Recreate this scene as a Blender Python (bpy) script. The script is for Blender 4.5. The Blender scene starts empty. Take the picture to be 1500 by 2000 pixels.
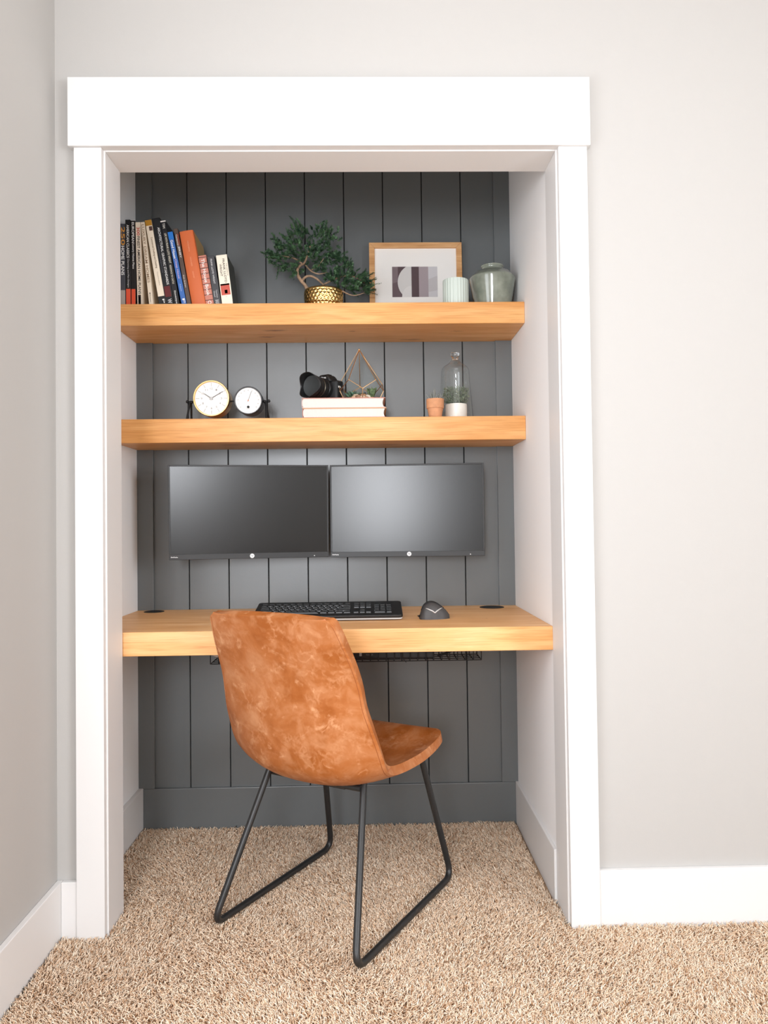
import bpy, bmesh, math, random
import numpy as np
from mathutils import Vector, Matrix, Euler
random.seed(7); rng = np.random.default_rng(11)
PI = math.pi
scene = bpy.context.scene
COL = scene.collection

# ------------------------------------------------------------------ camera
F_PX = 1480.0
CAM = Vector((0.0, -1.97741, 1.03873))
YAW, PITCH, ROLL = -0.02097, 0.02075, 0.01235
SX, SY = 5.78, -7.67
ROT = Matrix.Rotation(YAW, 3, 'Z') @ Matrix.Rotation(PITCH, 3, 'X') @ Matrix.Rotation(ROLL, 3, 'Y')
cam_d = bpy.data.cameras.new('camera'); cam = bpy.data.objects.new('camera', cam_d); COL.objects.link(cam)
cam_d.sensor_fit = 'VERTICAL'; cam_d.sensor_height = 36.0; cam_d.sensor_width = 27.0
cam_d.lens = F_PX / 2000 * 36.0
cam_d.shift_x = -SX / 2000; cam_d.shift_y = SY / 2000
cam_d.clip_start = 0.02
cam.matrix_world = Matrix.Translation(CAM) @ (ROT @ Matrix.Rotation(PI / 2, 3, 'X')).to_4x4()
scene.camera = cam

def ray(u, v):
    return ROT @ Vector(((u - 750 - SX) / F_PX, 1, -(v - 1000 - SY) / F_PX))
def atY(u, v, Y):
    d = ray(u, v); return CAM + d * ((Y - CAM.y) / d.y)
def atZ(u, v, Z):
    d = ray(u, v); return CAM + d * ((Z - CAM.z) / d.z)

# ------------------------------------------------------------------ materials
def lin(c):
    return tuple(((x / 255) / 12.92 if x / 255 <= 0.04045 else ((x / 255 + 0.055) / 1.055) ** 2.4) for x in c)
MATS = {}
def mat(name, rgb, rough=0.5, metal=0.0, spec=0.5, bump=None, vary=None, sheen=0, coat=0, srgb=True):
    """plain principled paint; vary=(scale, amount) mottles it, bump=(scale, strength)"""
    if name in MATS: return MATS[name]
    m = bpy.data.materials.new(name); m.use_nodes = True
    nt = m.node_tree; b = nt.nodes['Principled BSDF']
    c = lin(rgb) if srgb else rgb
    b.inputs['Base Color'].default_value = (*c, 1)
    b.inputs['Roughness'].default_value = rough; b.inputs['Metallic'].default_value = metal
    b.inputs['Specular IOR Level'].default_value = spec
    if coat: b.inputs['Coat Weight'].default_value = coat; b.inputs['Coat Roughness'].default_value = 0.1
    if sheen: b.inputs['Sheen Weight'].default_value = sheen
    tc = None
    if vary or bump:
        tc = nt.nodes.new('ShaderNodeTexCoord')
    if vary:
        n = nt.nodes.new('ShaderNodeTexNoise'); n.inputs['Scale'].default_value = vary[0]; n.inputs['Detail'].default_value = 4
        nt.links.new(tc.outputs['Object'], n.inputs['Vector'])
        r = nt.nodes.new('ShaderNodeValToRGB')
        r.color_ramp.elements[0].position = 0.3; r.color_ramp.elements[1].position = 0.7
        k = vary[1]
        r.color_ramp.elements[0].color = (*[x * (1 - k) for x in c], 1); r.color_ramp.elements[1].color = (*[min(1, x * (1 + k)) for x in c], 1)
        nt.links.new(n.outputs['Fac'], r.inputs['Fac']); nt.links.new(r.outputs['Color'], b.inputs['Base Color'])
    if bump:
        n2 = nt.nodes.new('ShaderNodeTexNoise'); n2.inputs['Scale'].default_value = bump[0]; n2.inputs['Detail'].default_value = 2
        nt.links.new(tc.outputs['Object'], n2.inputs['Vector'])
        bp = nt.nodes.new('ShaderNodeBump'); bp.inputs['Strength'].default_value = bump[1]; bp.inputs['Distance'].default_value = 0.002
        nt.links.new(n2.outputs['Fac'], bp.inputs['Height']); nt.links.new(bp.outputs['Normal'], b.inputs['Normal'])
    MATS[name] = m
    return m

def wood_mat(name, dark, mid, light, knots=(), scale=1.0, rough=0.42, seed=0.0):
    m = bpy.data.materials.new(name); m.use_nodes = True; nt = m.node_tree; N = nt.nodes; L = nt.links
    b = N['Principled BSDF']; b.inputs['Roughness'].default_value = rough; b.inputs['Specular IOR Level'].default_value = 0.35
    tc = N.new('ShaderNodeTexCoord'); mp = N.new('ShaderNodeMapping')
    mp.inputs['Scale'].default_value = (1.0 * scale, 9.0 * scale, 9.0 * scale); mp.inputs['Location'].default_value = (seed, seed * 1.7, seed * .6)
    L.new(tc.outputs['Object'], mp.inputs['Vector'])
    n1 = N.new('ShaderNodeTexNoise'); n1.inputs['Scale'].default_value = 2.2; n1.inputs['Detail'].default_value = 5; n1.inputs['Distortion'].default_value = 1.0
    L.new(mp.outputs['Vector'], n1.inputs['Vector'])
    mp2 = N.new('ShaderNodeMapping'); mp2.inputs['Scale'].default_value = (7 * scale, 210 * scale, 210 * scale)
    L.new(tc.outputs['Object'], mp2.inputs['Vector'])
    n2 = N.new('ShaderNodeTexNoise'); n2.inputs['Scale'].default_value = 1.2; n2.inputs['Detail'].default_value = 3; n2.inputs['Distortion'].default_value = .3
    L.new(mp2.outputs['Vector'], n2.inputs['Vector'])
    r = N.new('ShaderNodeValToRGB'); e = r.color_ramp.elements
    e[0].position = .28; e[0].color = (*lin(dark), 1); e[1].position = .72; e[1].color = (*lin(light), 1)
    x = e.new(.5); x.color = (*lin(mid), 1)
    L.new(n1.outputs['Fac'], r.inputs['Fac'])
    mx = N.new('ShaderNodeMix'); mx.data_type = 'RGBA'; mx.blend_type = 'MULTIPLY'; mx.inputs[0].default_value = 1
    r2 = N.new('ShaderNodeValToRGB'); r2.color_ramp.elements[0].position = .25; r2.color_ramp.elements[0].color = (.80, .70, .60, 1)
    r2.color_ramp.elements[1].position = .56; r2.color_ramp.elements[1].color = (1, 1, 1, 1)
    L.new(n2.outputs['Fac'], r2.inputs['Fac']); L.new(r.outputs['Color'], mx.inputs[6]); L.new(r2.outputs['Color'], mx.inputs[7])
    out = mx.outputs[2]
    for (kx, ky, kz, kl, kw, amt) in knots:
        wob = N.new('ShaderNodeMix'); wob.data_type = 'RGBA'; wob.blend_type = 'ADD'; wob.inputs[0].default_value = .02
        n9 = N.new('ShaderNodeTexNoise'); n9.inputs['Scale'].default_value = 40; L.new(tc.outputs['Object'], n9.inputs['Vector'])
        L.new(tc.outputs['Object'], wob.inputs[6]); L.new(n9.outputs['Color'], wob.inputs[7])
        mk = N.new('ShaderNodeMapping'); mk.inputs['Location'].default_value = (-(kx + .01) / kl, -(ky + .01) / kw, -(kz + .01) / kw); mk.inputs['Scale'].default_value = (1 / kl, 1 / kw, 1 / kw)
        L.new(wob.outputs[2], mk.inputs['Vector'])
        ln_ = N.new('ShaderNodeVectorMath'); ln_.operation = 'LENGTH'; L.new(mk.outputs['Vector'], ln_.inputs[0])
        rk = N.new('ShaderNodeValToRGB'); q = rk.color_ramp.elements; q[0].position = .25; q[0].color = (*[1 - amt * x for x in (.62, .74, .82)], 1); q[1].position = 1; q[1].color = (1, 1, 1, 1)
        L.new(ln_.outputs['Value'], rk.inputs['Fac'])
        mm = N.new('ShaderNodeMix'); mm.data_type = 'RGBA'; mm.blend_type = 'MULTIPLY'; mm.inputs[0].default_value = 1
        L.new(out, mm.inputs[6]); L.new(rk.outputs['Color'], mm.inputs[7]); out = mm.outputs[2]
    L.new(out, b.inputs['Base Color'])
    bp = N.new('ShaderNodeBump'); bp.inputs['Strength'].default_value = .12; bp.inputs['Distance'].default_value = .001
    L.new(n2.outputs['Fac'], bp.inputs['Height']); L.new(bp.outputs['Normal'], b.inputs['Normal'])
    MATS[name] = m; return m

def leather_mat():
    m = bpy.data.materials.new('tan leather'); m.use_nodes = True; nt = m.node_tree; N = nt.nodes; L = nt.links
    b = N['Principled BSDF']; b.inputs['Specular IOR Level'].default_value = .4
    tc = N.new('ShaderNodeTexCoord')
    def noise(s, det, dist, off=0, rough=.6):
        mp = N.new('ShaderNodeMapping'); mp.inputs['Location'].default_value = (off, off * .7, -off); L.new(tc.outputs['Object'], mp.inputs['Vector'])
        n = N.new('ShaderNodeTexNoise'); n.inputs['Scale'].default_value = s; n.inputs['Detail'].default_value = det
        n.inputs['Distortion'].default_value = dist; n.inputs['Roughness'].default_value = rough
        L.new(mp.outputs['Vector'], n.inputs['Vector']); return n
    big = noise(9, 5, .6, 1.3)
    r = N.new('ShaderNodeValToRGB'); e = r.color_ramp.elements
    e[0].position = .34; e[0].color = (*lin((154, 84, 30)), 1); e[1].position = .68; e[1].color = (*lin((184, 123, 80)), 1)
    x = e.new(.5); x.color = (*lin((169, 100, 50)), 1)
    L.new(big.outputs['Fac'], r.inputs['Fac'])
    # pale pull-up marks: broken creases along ridges of a fine noise, and soft cloudy bruises
    def ridge(sc, off, width, dist):
        vein = noise(sc, 4, dist, off, .55)
        sub = N.new('ShaderNodeMath'); sub.operation = 'SUBTRACT'; sub.inputs[1].default_value = .5; L.new(vein.outputs['Fac'], sub.inputs[0])
        ab = N.new('ShaderNodeMath'); ab.operation = 'ABSOLUTE'; L.new(sub.outputs[0], ab.inputs[0])
        rv = N.new('ShaderNodeValToRGB'); rv.color_ramp.elements[0].color = (1, 1, 1, 1); rv.color_ramp.elements[1].position = width; rv.color_ramp.elements[1].color = (0, 0, 0, 1)
        L.new(ab.outputs[0], rv.inputs['Fac']); return rv.outputs['Color']
    def gated(x, sc, off, lo, hi, amt):
        gate = noise(sc, 3, .4, off); rg = N.new('ShaderNodeValToRGB'); rg.color_ramp.elements[0].position = lo; rg.color_ramp.elements[1].position = hi
        L.new(gate.outputs['Fac'], rg.inputs['Fac'])
        mu = N.new('ShaderNodeMath'); mu.operation = 'MULTIPLY'; L.new(rg.outputs['Color'], mu.inputs[1])
        if x is None: mu.inputs[0].default_value = 1
        else: L.new(x, mu.inputs[0])
        m2 = N.new('ShaderNodeMath'); m2.operation = 'MULTIPLY'; m2.inputs[1].default_value = amt; L.new(mu.outputs[0], m2.inputs[0]); return m2.outputs[0]
    c1 = gated(ridge(14, 4.1, .05, .5), 24, 9.2, .54, .66, .75)
    c2 = gated(ridge(30, 7.7, .07, .3), 16, 2.2, .52, .66, .45)
    c3 = gated(None, 20, 15.1, .50, .74, .55)
    add = N.new('ShaderNodeMath'); add.operation = 'ADD'; L.new(c1, add.inputs[0]); L.new(c2, add.inputs[1])
    add2 = N.new('ShaderNodeMath'); add2.operation = 'ADD'; add2.use_clamp = True; L.new(add.outputs[0], add2.inputs[0]); L.new(c3, add2.inputs[1])
    mx = N.new('ShaderNodeMix'); mx.data_type = 'RGBA'; L.new(add2.outputs[0], mx.inputs[0]); L.new(r.outputs['Color'], mx.inputs[6]); mx.inputs[7].default_value = (*lin((204, 148, 106)), 1)
    L.new(mx.outputs[2], b.inputs['Base Color'])
    rr = N.new('ShaderNodeMapRange'); rr.inputs['To Min'].default_value = .34; rr.inputs['To Max'].default_value = .52
    L.new(big.outputs['Fac'], rr.inputs['Value']); L.new(rr.outputs['Result'], b.inputs['Roughness'])
    fine = noise(420, 2, 0, 0); bp = N.new('ShaderNodeBump'); bp.inputs['Strength'].default_value = .10; bp.inputs['Distance'].default_value = .001
    L.new(fine.outputs['Fac'], bp.inputs['Height']); L.new(bp.outputs['Normal'], b.inputs['Normal'])
    return m

def thin_glass(name, tint=(1, 1, 1), ior=1.45, rough=0.0, base=0.0):
    m = bpy.data.materials.new(name); m.use_nodes = True; nt = m.node_tree; N = nt.nodes; L = nt.links
    N.remove(N['Principled BSDF']); out = N['Material Output']
    t = N.new('ShaderNodeBsdfTransparent'); t.inputs['Color'].default_value = (*tint, 1)
    g = N.new('ShaderNodeBsdfGlossy'); g.inputs['Roughness'].default_value = rough
    f0 = ((ior - 1) / (ior + 1)) ** 2
    f = N.new('ShaderNodeLayerWeight'); f.inputs['Blend'].default_value = .5
    pw = N.new('ShaderNodeMath'); pw.operation = 'POWER'; pw.inputs[1].default_value = 5; L.new(f.outputs['Facing'], pw.inputs[0])
    ad = N.new('ShaderNodeMath'); ad.operation = 'MULTIPLY_ADD'; ad.inputs[1].default_value = 1 - f0; ad.inputs[2].default_value = f0 + base; ad.use_clamp = True
    L.new(pw.outputs[0], ad.inputs[0])
    mx = N.new('ShaderNodeMixShader'); L.new(ad.outputs[0], mx.inputs[0]); L.new(t.outputs[0], mx.inputs[1]); L.new(g.outputs[0], mx.inputs[2])
    L.new(mx.outputs[0], out.inputs['Surface']); return m

def solid_glass(name):
    m = bpy.data.materials.new(name); m.use_nodes = True; b = m.node_tree.nodes['Principled BSDF']
    b.inputs['Transmission Weight'].default_value = 1; b.inputs['Roughness'].default_value = .02; b.inputs['IOR'].default_value = 1.45
    b.inputs['Base Color'].default_value = (.97, .98, .98, 1); return m

M_wall = mat('greige wall paint', (180, 178, 175), .85, bump=(260, .05), spec=.2)
M_white = mat('white trim paint', (220, 219, 218), .45, spec=.3)
M_closet = mat('closet wall paint', (242, 242, 242), .8, bump=(260, .05), spec=.2)
M_ceil = mat('ceiling white', (248, 247, 245), .9)
M_dark = mat('charcoal paint', (99, 103, 104), .33, bump=(240, .04), spec=.75)
M_groove = mat('groove shadow gap', (30, 31, 31), .8)
M_wood = wood_mat('honey pine', (212, 148, 82), (226, 168, 104), (236, 184, 126), seed=.0, knots=((-.155, .075, 0, .05, .012, .9), (-.19, .16, 0, .035, .008, .9), (.10, .09, 0, .014, .006, .9), (-.33, .12, .02, .06, .02, .35), (.45, .10, 0, .03, .010, .5), (.30, .21, 0, .05, .015, .5)))
M_wood2 = wood_mat('honey pine second', (210, 148, 84), (222, 164, 102), (232, 178, 122), seed=3.3, knots=((-.30, .08, 0, .06, .03, .6), (.22, .12, 0, .05, .02, .6)))
M_desk = wood_mat('honey pine desk', (218, 160, 98), (230, 176, 117), (240, 194, 140), seed=6.1, knots=((-.58, 0, .008, .004, .003, .9), (.31, 0, .01, .005, .003, .7), (.50, .19, .066, .004, .004, .9)))
M_leather = leather_mat()
M_blackmetal = mat('black powder coat', (34, 34, 34), .38, metal=.0, spec=.5)
M_blackplastic = mat('black plastic', (22, 22, 23), .4)
M_matteblack = mat('matte black', (16, 16, 17), .65)
M_brass = mat('brass', (214, 172, 96), .28, metal=1)
M_gold = mat('hammered gold', (222, 184, 118), .25, metal=1)

# ------------------------------------------------------------------ mesh helpers
def link(name, me, m=None, parent=None):
    o = bpy.data.objects.new(name, me); COL.objects.link(o)
    if m is not None:
        for x in (m if isinstance(m, (list, tuple)) else [m]): me.materials.append(x)
    if parent: o.parent = parent
    return o
def obj(name, bm, m, parent=None, smooth=None, bevel=0, seg=2, loc=None):
    bmesh.ops.recalc_face_normals(bm, faces=bm.faces)
    me = bpy.data.meshes.new(name); bm.to_mesh(me); bm.free()
    o = link(name, me, m, parent)
    if smooth is not None:
        for p in me.polygons: p.use_smooth = True
        if smooth < 180:
            me.set_sharp_from_angle(angle=math.radians(smooth))
    if bevel:
        md = o.modifiers.new('bevel', 'BEVEL'); md.width = bevel; md.segments = seg; md.limit_method = 'ANGLE'; md.angle_limit = math.radians(40)
    if loc: o.location = loc
    return o
def box(bm, x0, x1, y0, y1, z0, z1, mi=0):
    v = [bm.verts.new((x, y, z)) for x in (x0, x1) for y in (y0, y1) for z in (z0, z1)]
    for q in ((0, 1, 3, 2), (4, 6, 7, 5), (0, 4, 5, 1), (2, 3, 7, 6), (0, 2, 6, 4), (1, 5, 7, 3)):
        f = bm.faces.new([v[i] for i in q]); f.material_index = mi
    return v
def B(*a):
    bm = bmesh.new(); box(bm, *a); return bm
def prism(bm, poly, z0, z1, axis='Z'):
    """extrude a 2d polygon; axis Z: (x,y), Y: (x,z), X: (y,z)"""
    def P(a, b, c): return {'Z': (a, b, c), 'Y': (a, c, b), 'X': (c, a, b)}[axis]
    lo = [bm.verts.new(P(a, b, z0)) for a, b in poly]; hi = [bm.verts.new(P(a, b, z1)) for a, b in poly]
    n = len(poly)
    bm.faces.new(lo[::-1]); bm.faces.new(hi)
    for i in range(n): bm.faces.new((lo[i], lo[(i + 1) % n], hi[(i + 1) % n], hi[i]))
def lathe(bm, prof, seg=48, c=(0, 0), cap=True, rfun=None):
    """prof: list of (r,z)"""
    rings = []
    for r, z in prof:
        ring = []
        for k in range(seg):
            a = 2 * PI * k / seg; rr = r if rfun is None else rfun(r, z, a)
            ring.append(bm.verts.new((c[0] + rr * math.cos(a), c[1] + rr * math.sin(a), z)))
        rings.append(ring)
    for i in range(len(rings) - 1):
        for k in range(seg):
            bm.faces.new((rings[i][k], rings[i][(k + 1) % seg], rings[i + 1][(k + 1) % seg], rings[i + 1][k]))
    if cap:
        if prof[0][0] > 1e-6: bm.faces.new(rings[0][::-1])
        if prof[-1][0] > 1e-6: bm.faces.new(rings[-1])
def xform(bm, M, start=0):
    bm.verts.ensure_lookup_table()
    for v in bm.verts[start:]: v.co = M @ v.co
def tube(bm, pts, r, n=10, closed=False, cap=True, taper=None):
    pts = [Vector(p) for p in pts]; N = len(pts); rings = []
    prev = None
    for i, p in enumerate(pts):
        a = pts[i - 1] if (i > 0 or closed) else p; b = pts[(i + 1) % N] if (i < N - 1 or closed) else p
        t1 = (p - a).normalized() if (p - a).length > 1e-9 else (b - p).normalized()
        t2 = (b - p).normalized() if (b - p).length > 1e-9 else t1
        t = (t1 + t2).normalized()
        if prev is None:
            u = t.orthogonal().normalized()
        else:
            u = (prev - t * prev.dot(t)); u = u.normalized() if u.length > 1e-6 else t.orthogonal().normalized()
        prev = u; w = t.cross(u)
        k = 1 / max(.5, t.dot(t2)); rr = r if taper is None else taper[i]
        rings.append([bm.verts.new(p + (u * math.cos(2 * PI * j / n) + w * math.sin(2 * PI * j / n)) * rr * (1 if taper else min(k, 1.4))) for j in range(n)])
    M = N if closed else N - 1
    for i in range(M):
        a, b = rings[i], rings[(i + 1) % N]
        for j in range(n): bm.faces.new((a[j], a[(j + 1) % n], b[(j + 1) % n], b[j]))
    if cap and not closed:
        bm.faces.new(rings[0][::-1]); bm.faces.new(rings[-1])
def fillet(pts, r, n=7):
    pts = [Vector(p) for p in pts]; out = [pts[0]]
    for i in range(1, len(pts) - 1):
        p = pts[i]; d1 = (pts[i - 1] - p); d2 = (pts[i + 1] - p); l = min(r, d1.length * .45, d2.length * .45)
        a = p + d1.normalized() * l; b = p + d2.normalized() * l
        for k in range(n + 1):
            t = k / n; out.append(a * (1 - t) ** 2 + p * 2 * t * (1 - t) + b * t * t)
    out.append(pts[-1]); return out
def catmull(pts, n):
    pts = [np.array(p, float) for p in pts]; P = [2 * pts[0] - pts[1]] + pts + [2 * pts[-1] - pts[-2]]; out = []
    for i in range(1, len(P) - 2):
        for k in range(n):
            t = k / n; a, b, c, d = P[i - 1], P[i], P[i + 1], P[i + 2]
            out.append(.5 * ((2 * b) + (c - a) * t + (2 * a - 5 * b + 4 * c - d) * t * t + (-a + 3 * b - 3 * c + d) * t ** 3))
    out.append(pts[-1]); return out
def thing(name, label, cat, loc=(0, 0, 0), rotz=0, group=None):
    o = bpy.data.objects.new(name, None); o.empty_display_size = .02; COL.objects.link(o)
    o.location = loc; o.rotation_euler = (0, 0, rotz); tag(o, label, cat, group); return o
def tag(o, label, cat, group=None, kind=None):
    if label: o['label'] = label
    if cat: o['category'] = cat
    if group: o['group'] = group
    if kind: o['kind'] = kind
    return o
def struct(name, bm, m, bevel=0, smooth=None):
    o = obj(name, bm, m, None, bevel=bevel, smooth=smooth); o['kind'] = 'structure'; return o
def text_mesh(body, bold=0.0):
    cu = bpy.data.curves.new('t', 'FONT'); cu.body = body; cu.size = 1; cu.extrude = 0.0; cu.offset = bold; cu.align_x = 'LEFT'; cu.resolution_u = 3
    to = bpy.data.objects.new('t', cu); COL.objects.link(to)
    dg = bpy.context.evaluated_depsgraph_get(); me = bpy.data.meshes.new_from_object(to.evaluated_get(dg))
    bpy.data.objects.remove(to); bpy.data.curves.remove(cu)
    return me
def lettering(items, m, parent, name='lettering'):
    """items: (body, cx, cz, length, height, direction, y[, bold]); direction 'd' reads downwards, 'r' to the right; lies in the x,z plane facing -y"""
    V = []; Fc = []
    for it in items:
        body, cx, cz, ln, ht, dr, y = it[:7]; bold = it[7] if len(it) > 7 else 0
        me = text_mesh(body, bold)
        co = np.array([v.co[:] for v in me.vertices]);
        if len(co) == 0: continue
        mn, mx = co.min(0), co.max(0)
        a = (co[:, 0] - (mn[0] + mx[0]) / 2) / max(1e-6, mx[0] - mn[0]) * ln
        b = (co[:, 1] - (mn[1] + mx[1]) / 2) / max(1e-6, mx[1] - mn[1]) * ht
        base = len(V)
        for p, q in zip(a, b):
            V.append((cx + q, y, cz - p) if dr == 'd' else (cx + p, y, cz + q))
        for f in me.polygons: Fc.append([base + i for i in f.vertices])
        bpy.data.meshes.remove(me)
    me = bpy.data.meshes.new(name); me.from_pydata(V, [], Fc); me.update()
    return link(name, me, m, parent)

# ------------------------------------------------------------------ dimensions of the room
LW = -0.8145           # left wall of the room
CL, CR = -0.8125, 0.5015   # closet side walls
YB = 0.6817           # face of the back boards
JD = 0.117            # jamb depth
JL, JR, JZ = -0.684, 0.4985, 2.0205
CEIL = 2.62; YR = -3.7; XR = 2.5

struct('floor', B(LW - .1, XR + .1, YR - .1, .8, -.09, -.013), mat('carpet backing', (176, 148, 120), .95, bump=(300, .5), vary=(60, .25)))
struct('ceiling', B(LW - .1, XR + .1, YR - .1, .8, CEIL, CEIL + .1), M_ceil)
# left wall of the room with a window behind the camera
WY0, WY1, WZ0, WZ1 = -1.75, -.62, .45, 1.95
bm = bmesh.new(); box(bm, LW - .1, LW, YR, WY0, -.05, CEIL); box(bm, LW - .1, LW, WY1, .117, -.05, CEIL); box(bm, LW - .1, LW, WY0, WY1, -.05, WZ0); box(bm, LW - .1, LW, WY0, WY1, WZ1, CEIL)
struct('wall_left', bm, M_wall)
bm = bmesh.new(); box(bm, LW - .0, JL - .018, 0, JD, -.05, JZ + .018); box(bm, JR + .018, XR, 0, JD, -.05, JZ + .018); box(bm, LW, XR, 0, JD, JZ + .018, CEIL)
struct('wall_front', bm, M_wall)
VY0, VY1, VZ0, VZ1 = -3.3, -1.9, .70, 2.05  # opening for the invented window on the right
bm = bmesh.new(); box(bm, XR, XR + .1, YR, VY0, -.05, CEIL); box(bm, XR, XR + .1, VY1, JD, -.05, CEIL); box(bm, XR, XR + .1, VY0, VY1, -.05, VZ0); box(bm, XR, XR + .1, VY0, VY1, VZ1, CEIL)
struct('wall_right', bm, M_wall)
RX0, RX1, RZ0, RZ1 = -.80, -.16, .85, 2.0
bm = bmesh.new(); box(bm, LW, RX0, YR - .1, YR, -.05, CEIL); box(bm, RX1, XR, YR - .1, YR, -.05, CEIL); box(bm, RX0, RX1, YR - .1, YR, -.05, RZ0); box(bm, RX0, RX1, YR - .1, YR, RZ1, CEIL)
struct('wall_rear', bm, M_wall)
struct('wall_closet_left', B(CL - .1, CL, JD, .80, -.05, CEIL), M_closet)
struct('wall_closet_right', B(CR, CR + .1, JD, .80, -.05, CEIL), M_closet)
# back boards: one panel with v-shaped gaps
bm = bmesh.new(); gx = [-.636 + .1379 * k for k in range(8)]; xs = [CL] + gx + [CR]; g = .0016
for i in range(9):
    box(bm, xs[i] + (g if i else 0), xs[i + 1] - (g if i < 8 else 0), YB, YB + .012, .13, CEIL)
box(bm, CL, CR, YB + .012, YB + .06, -.05, CEIL, 1)
o = struct('wall_back', bm, [M_dark, M_groove])
md = o.modifiers.new('bevel', 'BEVEL'); md.width = .0012; md.segments = 1; md.limit_method = 'ANGLE'
# windows behind the camera (never in the photograph; rear and left hold daylight, the right one is invented for fill)
def window(n, plane, a0, a1, z0, z1, pos):
    bm = bmesh.new(); t = .05
    def bx(p0, p1, q0, q1):
        if plane == 'y': box(bm, p0, p1, pos - .08, pos - .03, q0, q1)
        else: box(bm, pos - .08, pos - .03, p0, p1, q0, q1)
    bx(a0, a0 + t, z0, z1); bx(a1 - t, a1, z0, z1); bx(a0 + t, a1 - t, z0, z0 + t); bx(a0 + t, a1 - t, z1 - t, z1)
    bx((a0 + a1) / 2 - .02, (a0 + a1) / 2 + .02, z0 + t, z1 - t)
    struct('window_%d' % n, bm, M_white)
window(1, 'y', RX0, RX1, RZ0, RZ1, YR)
window(2, 'x', WY0, WY1, WZ0, WZ1, LW)
window(3, 'x', VY0, VY1, VZ0, VZ1, XR + .11)  # made-up window, housing for the added right-hand fill

# trim
struct('trim_1', B(-.772, .5858, -.027, 0, 2.0235, 2.2035), M_white, bevel=.0015)                 # header board
struct('trim_2', B(-.7594, -.688, -.019, 0, -.012, 2.0235), M_white, bevel=.0015)                  # left casing
struct('trim_3', B(.5025, .5782, -.019, 0, -.012, 2.0235), M_white, bevel=.0015)                    # right casing
struct('trim_4', B(JL - .018, JL, -.0005, JD, -.012, JZ + .018), M_white, bevel=.001)               # left jamb
struct('trim_5', B(JR, JR + .018, -.0005, JD, -.012, JZ + .018), M_white, bevel=.001)
struct('trim_6', B(JL, JR, -.0005, JD, JZ, JZ + .018), M_white, bevel=.001)
struct('trim_7', B(CL, -.757, YB - .011, YB, .135, CEIL), M_dark, bevel=.0012)                      # corner battens
struct('trim_8', B(.445, CR, YB - .011, YB, .135, CEIL), M_dark, bevel=.0012)
def baseb(name, x0, x1, y0, y1, m=M_white, h=.137): struct(name, B(x0, x1, y0, y1, -.012, h), m, bevel=.002)
baseb('baseboard_left', LW, LW + .015, YR, -.0005)
baseb('baseboard_front_left', LW + .015, -.7594, -.015, 0)
baseb('baseboard_front_right', .5782, XR, -.015, 0)
baseb('baseboard_right', XR - .015, XR, YR, -.015)
baseb('baseboard_closet_left', CL, CL + .0155, JD, YB)
baseb('baseboard_closet_right', CR - .009, CR, JD + .001, YB)
baseb('baseboard_back', CL + .0155, CR - .009, YB - .011, YB, M_dark, .1345)

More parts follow.
